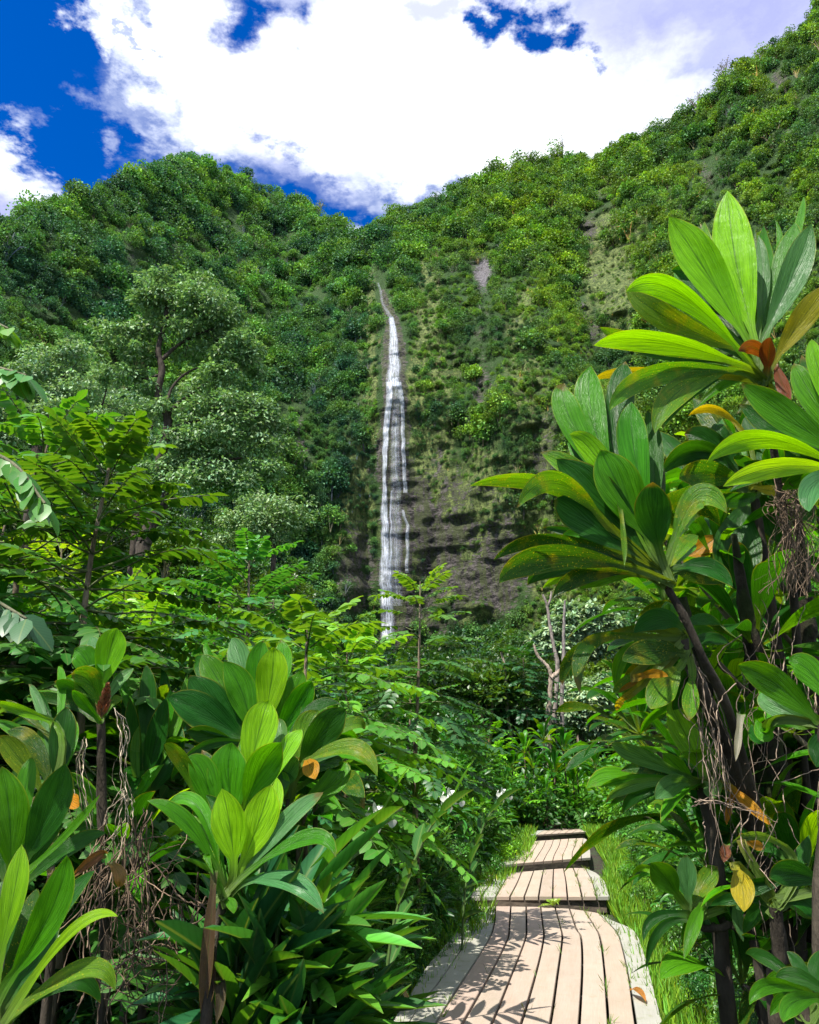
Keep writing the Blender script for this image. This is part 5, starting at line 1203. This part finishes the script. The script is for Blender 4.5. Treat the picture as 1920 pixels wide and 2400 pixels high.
trunk([(1440, -500, 2.65), (1480, 0, 2.7), (1500, 500, 2.75), (1520, 1100, 2.8), (1560, 1800, 2.85), (1560, 3000, 2.9)], .008, .09, 'upright dark trunk hard against the right edge', 3, CC_)
sh = MB(); rng = np.random.default_rng(2)
for (p, q_, w_, c_) in (((905, 1330), (850, 1960), 50, (.10, .06, .038)), ((880, 1600), (840, 1977), 36, (.08, .045, .03)), ((890, 1700), (910, 1977), 40, (.10, .065, .04)), ((440, 1260), (290, 1370), 40, (.24, .11, .06)), ((200, 1150), (150, 1330), 44, (.28, .22, .17)), ((470, 1300), (500, 1400), 46, (.30, .16, .06)), ((215, 1330), (180, 1440), 40, (.2, .15, .1))):
    a, b_ = at(*CA(p), 2.5), at(*CA(q_), 2.45); ti_leaf(sh, a, a+(b_-a)*.02, (a+b_)/2+rng.normal(0, .02, 3), b_, w_*.5565*2.5/FPX, (*c_, .1), rng, fold=.7)
for (p, q_, w_, c_) in (((1155, 590), (1130, 830), 34, (.42, .36, .32)), ((1080, 1250), (1070, 1340), 50, (.14, .05, .03))):
    a, b_ = at(*CC_(p), 2.15), at(*CC_(q_), 2.12); ti_leaf(sh, a, a+(b_-a)*.02, (a+b_)/2, b_, w_*.464*2.2/FPX, (*c_, .1), rng, fold=.7)
tag(sh.build('dead_leaves', M['ti']), 'dry brown leaves caught among the stems and roots', 'dead leaves', kind='stuff')
fl = MB(); a, b_ = on_plane(*D_((1420, 1035)), .03), on_plane(*D_((1515, 1105)), .02)
ti_leaf(fl, a, a+(b_-a)*.05, (a+b_)/2+[0, 0, .03], b_, .06, (.40, .16, .05, .2), rng, vw=(0, 0, 1), fold=.6); tag(fl.build('fallen_leaf', M['ti']), 'curled orange-brown dead leaf lying on the right edge of the nearest boards', 'leaf')
fl = MB(); a, b_ = on_plane(*D_((95, 1050)), .05), on_plane(*D_((160, 1140)), .02)
ti_leaf(fl, a, a+(b_-a)*.05, (a+b_)/2+[-.03, 0, .06], b_, .05, (.36, .28, .18, .1), rng, vw=(0, 0, 1), fold=.6); tag(fl.build('fallen_leaf', M['ti']), 'pale dry curled leaf on the ground at the left edge of the nearest boards', 'leaf')
# ================================================================== TREES AND UNDERGROWTH
def pads_tree(name, f, Y, trunk_l, pads, label, seed, leafcol, ll=.15, dens=1.0, tr0=.16, cat='tree', barkc=(.045, .036, .028), thick=.95, group=None):
    """trunk_l: list of (points in crop px, radius at start, end); pads: (x, y, rx, ry) leaf layers in crop px"""
    rng = np.random.default_rng(seed); sx = f((1, 0))[0]-f((0, 0))[0]; k_ = sx*Y/FPX
    b0 = at(*f(trunk_l[0][0][0]), Y); g0 = np.array([b0[0], Y, float(gz(b0[0], Y))-.3]); root = empty(name, tuple(g0)); tag(root, label, cat, group)
    tm = MB()
    for li, (pts, r0, r1) in enumerate(trunk_l):
        dy = np.cumsum(rng.normal(0, .25, len(pts)))*(li > 0)*min(1, k_*40)
        W_ = [at(*f(p), Y+dy[i]) for i, p in enumerate(pts)]
        if li == 0: W_ = [g0]+W_; 
        q = spline(np.array(W_), 10*len(W_)); tube(tm, q, np.linspace(r0, r1, len(q)), 9, barkc, .3, seed+li)
        if li > 0 or True:
            for e in range(3 if li else 1):                     # twigs
                s0 = q[int(len(q)*rng.uniform(.5, .98))]; e0 = s0+rdir(rng, 1, .5)[0]*rng.uniform(.3, .8)*(Y/20)
                tube(tm, spline([s0, (s0+e0)/2+rng.normal(0, .06, 3), e0], 6), np.linspace(r1*.7, .008, 6), 5, barkc)
    tm.build('trunk', M['bark'], root, origin=g0)
    lf = MB()
    for (x, y, rx, ry) in pads:
        rx, ry = rx*1.12, ry*1.12
        R = rx*k_; H = ry*k_; dyp = rng.uniform(-.5, .5)*R; c = at(*f((x, y)), Y+dyp)
        # a pad is made of several small domes
        nd = int(7+rx/12); a = rng.uniform(0, 6.28, nd); rr = np.sqrt(rng.random(nd))*.88
        dc = np.stack([np.cos(a)*rr*R, np.sin(a)*rr*R*.9, rng.uniform(-.7, .6, nd)*H*(1-rr*.4)], 1)+c; dr = rng.uniform(.20, .36, nd)*min(R, H*3)
        n = int(rx*ry*.115*dens); kk = rng.integers(0, nd, n); d = rdir(rng, n, .35)
        P = dc[kk]+d*(dr[kk]*rng.uniform(.7, 1.12, n))[:, None]*np.array([1.15, 1.15, thick])
        P = P+rng.normal(0, .16, (n, 3))*dr[kk][:, None]*(rng.random((n, 1)) < .5)
        D = unit(d*np.array([1, 1, .2])+rng.normal(0, .5, (n, 3))+np.array([0, 0, -.45])); N = unit(d*.5+np.array([0, -.15, .9])+rng.normal(0, .25, (n, 3)))
        L = ll*rng.uniform(.7, 1.25, n); leaves(lf, P, D, N, L, L*.27, vary(rng, leafcol, n, .22, .10)*(.8+.4*rng.random((nd, 1)))[kk], T_FOLD)
    lf.build('crown', M['tree'], root, origin=g0, smooth=False)
    return root
F3 = crop(0, 600, .55652)
pads_tree('broadleaf_tree', F3, 20, [([(590, 1330), (610, 1200), (660, 1080), (705, 1000), (675, 880), (700, 770), (706, 680), (668, 590), (682, 480), (668, 390), (700, 260), (705, 170)], .20, .05),
    ([(706, 670), (760, 615), (880, 530), (960, 470)], .07, .02), ([(672, 430), (620, 400), (520, 355)], .05, .02), ([(684, 435), (750, 375), (830, 330), (920, 300)], .06, .02), ([(700, 650), (722, 560), (790, 490), (900, 450)], .05, .02),
    ([(705, 965), (800, 915), (900, 870), (1020, 850)], .08, .03), ([(690, 800), (740, 720), (860, 690), (1000, 680)], .05, .02), ([(700, 260), (760, 210), (840, 190)], .04, .02), ([(675, 500), (600, 520), (560, 500)], .04, .015)],
    [(690, 105, 110, 50), (640, 185, 90, 80), (770, 180, 170, 70), (880, 240, 150, 80), (960, 290, 110, 80), (1040, 370, 85, 70), (980, 430, 110, 60), (860, 340, 120, 50), (500, 330, 105, 50), (570, 395, 80, 60), (640, 290, 80, 60), (740, 290, 100, 45),
     (940, 510, 100, 50), (900, 590, 130, 60), (1000, 640, 130, 60), (840, 660, 120, 60), (1040, 730, 140, 55), (900, 760, 160, 60), (780, 800, 100, 60), (1110, 800, 90, 60), (1000, 850, 150, 60), (1120, 900, 85, 60), (900, 900, 110, 50), (560, 500, 80, 50), (620, 560, 60, 40), (1160, 700, 60, 40), (780, 880, 90, 50), (820, 400, 110, 50), (820, 260, 120, 60), (560, 300, 70, 50), (1060, 470, 70, 60), (640, 640, 80, 45), (1080, 640, 90, 60), (780, 960, 120, 50), (980, 960, 120, 50), (660, 900, 80, 50)],
    'tall rounded tree with a dark crooked trunk, the largest tree, left of the waterfall', 1, (.19, .31, .15), .125, 1.25)
pads_tree('broadleaf_tree', F3, 23, [([(120, 1150), (150, 900), (170, 760), (240, 690), (330, 690), (360, 640)], .22, .06), ([(165, 780), (100, 700), (60, 640)], .08, .03), ([(200, 720), (220, 600), (270, 500)], .07, .02), ([(340, 800), (350, 720), (420, 650), (450, 560)], .07, .02), ([(180, 740), (300, 760), (380, 740)], .06, .03)],
    [(200, 440, 120, 40), (330, 420, 110, 45), (120, 490, 80, 40), (240, 500, 120, 50), (60, 590, 110, 55), (190, 600, 140, 60), (320, 570, 120, 50), (90, 690, 130, 55), (250, 670, 120, 50), (20, 760, 90, 50), (380, 700, 90, 50), (-80, 650, 110, 70), (420, 500, 70, 50)],
    'wide dark limbed tree with pale green tops at the left edge', 2, (.22, .34, .19), .14, 1.25)
pads_tree('broadleaf_tree', F3, 27, [([(560, 1250), (580, 1000), (560, 820), (570, 680)], .14, .04), ([(565, 850), (500, 740), (460, 700)], .05, .02), ([(575, 800), (640, 720), (660, 660)], .05, .02)],
    [(540, 620, 90, 55), (620, 680, 80, 50), (450, 720, 90, 50), (540, 740, 110, 50), (620, 790, 90, 45), (480, 830, 90, 50), (430, 570, 70, 50)],
    'pale leaved tree filling the gap between the large tree and the left edge tree', 3, (.22, .34, .20), .15, 1.2)
pads_tree('broadleaf_tree', F3, 30, [([(1150, 1330), (1145, 1200), (1150, 1130), (1170, 1080)], .12, .04), ([(1150, 1180), (1080, 1120), (1000, 1110)], .05, .02), ([(1155, 1140), (1220, 1090), (1270, 1070)], .05, .02)],
    [(1130, 1050, 130, 38), (1230, 1060, 95, 40), (1050, 1090, 110, 40), (1140, 1130, 130, 45), (1000, 1130, 80, 40), (1090, 1180, 120, 35), (960, 1200, 70, 35), (1160, 1215, 70, 30), (1240, 1100, 80, 35)],
    'lower flat topped tree with pale leaves, between the large tree and the waterfall', 4, (.19, .30, .14), .16, 1.25)
F4 = crop(900, 1400, .34783)
pads_tree('pale_tree', F4, 42, [([(1330, 900), (1340, 760), (1350, 640)], .2, .06), ([(1340, 800), (1250, 700), (1200, 680)], .08, .03), ([(1345, 780), (1430, 700), (1480, 660)], .08, .03)],
    [(1290, 640, 110, 45), (1400, 600, 110, 50), (1480, 680, 110, 60), (1250, 720, 110, 50), (1360, 700, 120, 50), (1230, 800, 100, 45), (1340, 790, 130, 50), (1460, 790, 120, 50), (1400, 870, 110, 40), (1500, 560, 90, 50)],
    'lower of the two silvery pale green trees beside the right ti plants', 5, (.26, .37, .22), .30, 2.8, group='silvery pale trees', barkc=(.15, .12, .09))
pads_tree('pale_tree', F4, 52, [([(1300, 560), (1330, 400), (1340, 260)], .25, .07), ([(1320, 430), (1200, 320), (1120, 280)], .1, .03), ([(1330, 380), (1430, 280), (1480, 230)], .1, .03)],
    [(1290, 90, 110, 40), (1400, 110, 120, 50), (1480, 180, 110, 60), (1230, 160, 110, 50), (1340, 200, 120, 50), (1150, 230, 100, 40), (1100, 260, 90, 40), (1250, 270, 120, 50), (1390, 290, 120, 50), (1190, 340, 110, 40), (1060, 290, 70, 35), (1500, 300, 100, 50), (1320, 370, 110, 40)],
    'upper and farther of the two silvery pale green trees under the cliff', 6, (.25, .36, .21), .36, 2.8, group='silvery pale trees', barkc=(.15, .12, .09))
# bare trunks
def bare(pts_l, Y, label, col, seed):
    rng = np.random.default_rng(seed); b0 = at(*F4(pts_l[0][0][0]), Y); g0 = np.array([b0[0], Y, float(gz(b0[0], Y))]); mb = MB()
    for li, (pts, r0, r1) in enumerate(pts_l):
        W_ = [at(*F4(p), Y) for p in pts]; W_ = [g0]+W_ if li == 0 else W_
        q = spline(np.array(W_), 10*len(W_)); tube(mb, q, np.linspace(r0, r1, len(q)), 8, col, .4, seed)
    o = mb.build('bare_trunk', M['bark'], origin=g0); tag(o, label, 'dead tree', 'bare trunks in front of the dark forest')
bare([([(1110, 900), (1115, 700), (1125, 540), (1105, 470), (1040, 400), (1010, 320)], .13, .05), ([(1125, 545), (1170, 510), (1200, 480)], .13, .06)], 33, 'broken forked tree trunk of pale pinkish wood', (.26, .205, .16), 1)
bare([([(1150, 900), (1170, 480), (1150, 360), (1120, 200), (1100, 60), (1070, -20)], .11, .05), ([(1100, 60), (1120, 20), (1130, -40)], .06, .04)], 36, 'tall thin crooked grey bare trunk beside the silvery trees', (.20, .17, .15), 2)
bare([([(1200, 800), (1210, 420), (1212, 200), (1220, 20)], .12, .05)], 36, 'straight thin grey trunk just right of the crooked bare one', (.17, .15, .14), 3)
bare([([(860, 980), (835, 800), (820, 500), (790, 370)], .10, .04)], 34, 'slender leaning bare stem in front of the dark forest', (.26, .21, .16), 4)

# ---- undergrowth: leafy masses nobody could count ------------------------------------------------------
def leafy(name, seed, n, ll, col, tm=T_FOLD, hz=1.0):
    rng = np.random.default_rng(seed); mb = MB(); lobes = 8
    lc = rdir(rng, lobes, .2)*rng.uniform(.2, .6, (lobes, 1)); lr = rng.uniform(.3, .5, lobes)
    k = rng.integers(0, lobes, n); d = rdir(rng, n, .2); P = (lc[k]+d*lr[k][:, None]*rng.uniform(.5, 1.1, (n, 1)))*np.array([1, 1, hz])
    D = unit(d+rng.normal(0, .5, (n, 3))+np.array([0, 0, -.15])); N = unit(d*.6+np.array([0, 0, .9])+rng.normal(0, .3, (n, 3)))
    L = ll*rng.uniform(.7, 1.25, n); leaves(mb, P, D, N, L, L*.27, vary(rng, col, n, .2, .12), tm)
    for q in range(5): tube(mb, spline([(0, 0, -1), lc[q]*.4+[0, 0, -.3], lc[q]+[0, 0, .1]], 6), np.linspace(.018, .006, 6), 4, (.10, .08, .05))
    o = mb.build(name, M['farleaf']); sc.collection.objects.unlink(o); return o
M['farleaf'] = leaf_mat('growth_leaf', 0.42, 0.32, 0.5, 'none', tcol=(1.6, 1.4, 0.4), objvar=0.18, nz=0.8)
M['growth2'] = leaf_mat('lance_leaf', 0.36, 0.30, 0.4, 'fine', tcol=(1.6, 1.4, 0.4), objvar=0.15, nz=3)
ucol = bpy.data.collections.new('growth_kinds')
for q, (n, ll, c_) in enumerate([(420, .17, (.04, .15, .02)), (420, .20, (.06, .19, .02)), (520, .15, (.03, .12, .025)), (420, .18, (.09, .23, .02)), (300, .28, (.035, .13, .02))]):
    ucol.objects.link(leafy('shrub', 300+q, n, ll, c_, T_FOLD if q < 4 else T_LANCE))
def frondy(seed, col):
    rng = np.random.default_rng(seed); mb = MB()
    for q in range(15):
        d = rdir(rng, 1, .5)[0]; frond(mb, d*.15+np.array([0, 0, rng.uniform(-.4, .3)]), d, rng.uniform(.7, 1.0), rng, 9, .19, .045, col, droop=rng.uniform(.4, .9), tm=T_FOLD, rach=.006)
    o = mb.build('shrub', M['farleaf']); sc.collection.objects.unlink(o); return o
ucol.objects.link(frondy(1, (.05, .18, .022))); ucol.objects.link(frondy(2, (.09, .25, .02)))
def points_obj(name, P, size, kind, rng, coll, label, cat):
    pm = bpy.data.meshes.new(name); pm.vertices.add(len(P)); pm.vertices.foreach_set('co', P.astype(np.float32).ravel())
    for nm, typ, arr in (('size', 'FLOAT', size), ('turn', 'FLOAT', rng.uniform(0, 6.28, len(P))), ('kindix', 'INT', kind)):
        a = pm.attributes.new(nm, typ, 'POINT'); a.data.foreach_set('value', arr.astype(np.int32 if typ == 'INT' else np.float32))
    o = bpy.data.objects.new(name, pm); link(o); tag(o, label, cat, kind='stuff'); scatter_mod(o, coll, None); return o
rng = np.random.default_rng(88)
LX = [-400, 0, 300, 600, 760, 900, 1000, 1100, 1250, 1400, 1500, 1700, 2000, 2400]; LY = [1330, 1380, 1400, 1480, 1560, 1620, 1660, 1700, 1790, 1760, 1620, 1350, 1200, 1200]
def fill(n, Y0, Y1, px0, px1, zlo, smin, smax, pw=1.0, lim=None, clear=1.15):
    Y = Y0*(Y1/Y0)**(rng.random(n)**pw); px = rng.uniform(px0, px1, n)
    top = np.interp(px, LX, LY if lim is None else lim)+rng.uniform(0, 60, n)
    x = at(px, top, Y)[:, 0]; zt = at(px, top, Y)[:, 2]; g0 = gz(x, Y)
    d = np.abs(x-path_x(Y)); size = rng.uniform(smin, smax, n)*np.clip(Y/14, .6, 1.9)
    zt = np.where(Y < 25.5, np.minimum(zt, g0+.35+1.25*np.maximum(d-clear, 0)), zt)
    zt = np.where((Y > 25.5) & (Y < 31) & (d < 4.5), np.minimum(zt, g0+.9), zt)
    f_ = np.maximum(zt-g0-size*.5, .0); z = g0+size*.35+f_*rng.random(n)**.8
    ok = (zt > g0+.15) & ~((px > 1190) & (px < 1480) & (Y > 26) & (rng.random(n) < .75)) & ((d > clear+size*.8) | (Y > 25.8))
    size = np.where(Y < 25.5, np.minimum(size, .35+.5*np.maximum(d-clear, 0)), size)
    return np.stack([x, Y, z], 1)[ok], size[ok]
A1, s1 = fill(5200, 7.5, 44, -350, 2300, 0, .45, .8, .9)
A2, s2 = fill(700, 3.8, 8, -300, 600, 0, .26, .45, lim=[v+360 for v in LY])
A3, s3 = fill(1500, 3.4, 8, 1500, 2500, 0, .28, .5, lim=[v if v > 1500 else v-40 for v in LY], clear=1.9)
A4, s4 = fill(300, 4.6, 9, 500, 1200, 0, .16, .26, lim=[v+300 for v in LY], clear=1.1)
A5, s5 = fill(2600, 5.0, 26, 700, 1900, 0, .12, .22, lim=[v+160 for v in LY], clear=.95)
P = np.concatenate([A1, A2, A3, A4, A5]); S_ = np.concatenate([s1, s2, s3, s4, s5])
kd = rng.choice(7, len(P), p=[.17, .17, .15, .12, .11, .15, .13])
points_obj('undergrowth', P, S_, kd, rng, ucol, 'thick leafy undergrowth filling the valley floor on both sides of the path', 'undergrowth')
# lance-leaved thicket under and between the ginger canes
gcol = bpy.data.collections.new('lance_kinds')
for q, c_ in enumerate([(.045, .18, .035), (.06, .24, .03), (.035, .14, .04), (.10, .30, .03)]):
    rg = np.random.default_rng(500+q); mb = MB(); n = 22; u_ = rg.random(n); a = rg.uniform(0, 6.28, n); e_ = rg.uniform(-.1, 1.1, n)
    D = np.stack([np.cos(a)*np.cos(e_), np.sin(a)*np.cos(e_), np.sin(e_)], 1); Pq = np.stack([.06*np.cos(a), .06*np.sin(a), -.5+u_*.9], 1); L = rg.uniform(.8, 1.15, n)
    leaves(mb, Pq, D, np.array([0, 0, 1.])+rg.normal(0, .3, (n, 3)), L, L*.125, vary(rg, c_, n, .2, .1), T_LANCE)
    tube(mb, spline([(0, 0, -1.6), (.03, .02, -.6), (0, 0, .45)], 8), [.03]*6+[.02, .015], 5, (.07, .12, .03))
    o = mb.build('ginger', M['growth2']); sc.collection.objects.unlink(o); gcol.objects.link(o)
rng = np.random.default_rng(64); n = 1500
Y = 3.1+8.9*rng.random(n)**1.5; d = 1.6+rng.exponential(1.0, n); x = path_x(Y)-d; px_ = 960+x/Y*FPX*1.02
hmax = np.interp(d, [1.4, 2.3, 4], [.45, 1.15, 1.5]); z = gz(x, Y)+.12+hmax*rng.random(n)**.8
ok = (px_ > 430) & (px_ < 1250) & (d < 5) & ~((Y < 3.7) & (px_ < 640)); Pg = np.stack([x, Y, z], 1)[ok]
k_ = 30; Yn = rng.uniform(2.62, 3.0, k_); pn_ = rng.uniform(540, 760, k_); Xn = at(pn_, 2300, Yn)[:, 0]
Pg = np.concatenate([Pg, np.stack([Xn, Yn, rng.uniform(.55, 1.0, k_)], 1)])
points_obj('ginger_thicket', Pg, rng.uniform(.28, .42, len(Pg)), rng.integers(0, 4, len(Pg)), rng, gcol, 'dense thicket of lance-leaved ginger filling the ground left of the boardwalk', 'ginger thicket')
# forest between the growth and the cliff foot
fcol = bpy.data.collections.new('tree_kinds')
for q, (n, c_, h_) in enumerate([(1500, (.030, .075, .020), .8), (1500, (.045, .10, .022), .65), (1300, (.028, .085, .030), 1.0), (1300, (.06, .125, .025), .8)]):
    rg = np.random.default_rng(400+q); mb = MB(); lobes = 16; lc = rdir(rg, lobes, .3)*rg.uniform(.3, .72, (lobes, 1)); lr = rg.uniform(.22, .36, lobes)
    k = rg.integers(0, lobes, n); d = rdir(rg, n, .3); P = (lc[k]+d*lr[k][:, None]*rg.uniform(.7, 1.1, (n, 1))*np.array([1.2, 1.2, .65]))*np.array([1, 1, h_])
    L = .11*rg.uniform(.7, 1.3, n); leaves(mb, P, unit(d+rg.normal(0, .5, (n, 3))), unit(d*.5+np.array([0, 0, .9])+rg.normal(0, .3, (n, 3))), L, L*.36, vary(rg, c_, n, .25, .12)*(.7+.6*rg.random((lobes, 1)))[k], T_DIAMOND)
    for j_ in range(7): tube(mb, spline([(0, 0, -1.6), lc[j_]*.3+[0, 0, -.5], lc[j_]], 7), np.linspace(.035, .008, 7), 5, (.14, .12, .10))
    o = mb.build('tree', M['farleaf'], smooth=False); sc.collection.objects.unlink(o); fcol.objects.link(o)
L2 = [980, 1000, 1060, 1180, 1400, 1520, 1470, 1450, 1440, 1430, 1400, 1300, 1200, 1200]
n = 2300; Y = 34*(190/34)**rng.random(n); px = rng.uniform(-400, 2400, n); Y = np.where((px > 1180) & (px < 1560) & (Y < 62), Y+60, Y); top = np.interp(px, LX, L2)+rng.uniform(0, 90, n)
sz = np.clip(rng.uniform(2.0, 3.8, n)*np.clip(Y/80, .6, 1.4), 1, 5); T_ = at(px, top, Y); g0 = gz(T_[:, 0], Y); z = np.maximum(T_[:, 2]-sz*.8, g0)*1.0; z = g0+(z-g0)*rng.random(n)**.6
points_obj('valley_forest', np.stack([T_[:, 0], Y, z], 1), sz, rng.integers(0, 4, n), rng, fcol, 'dark green forest at the foot of the cliff across the valley', 'forest')
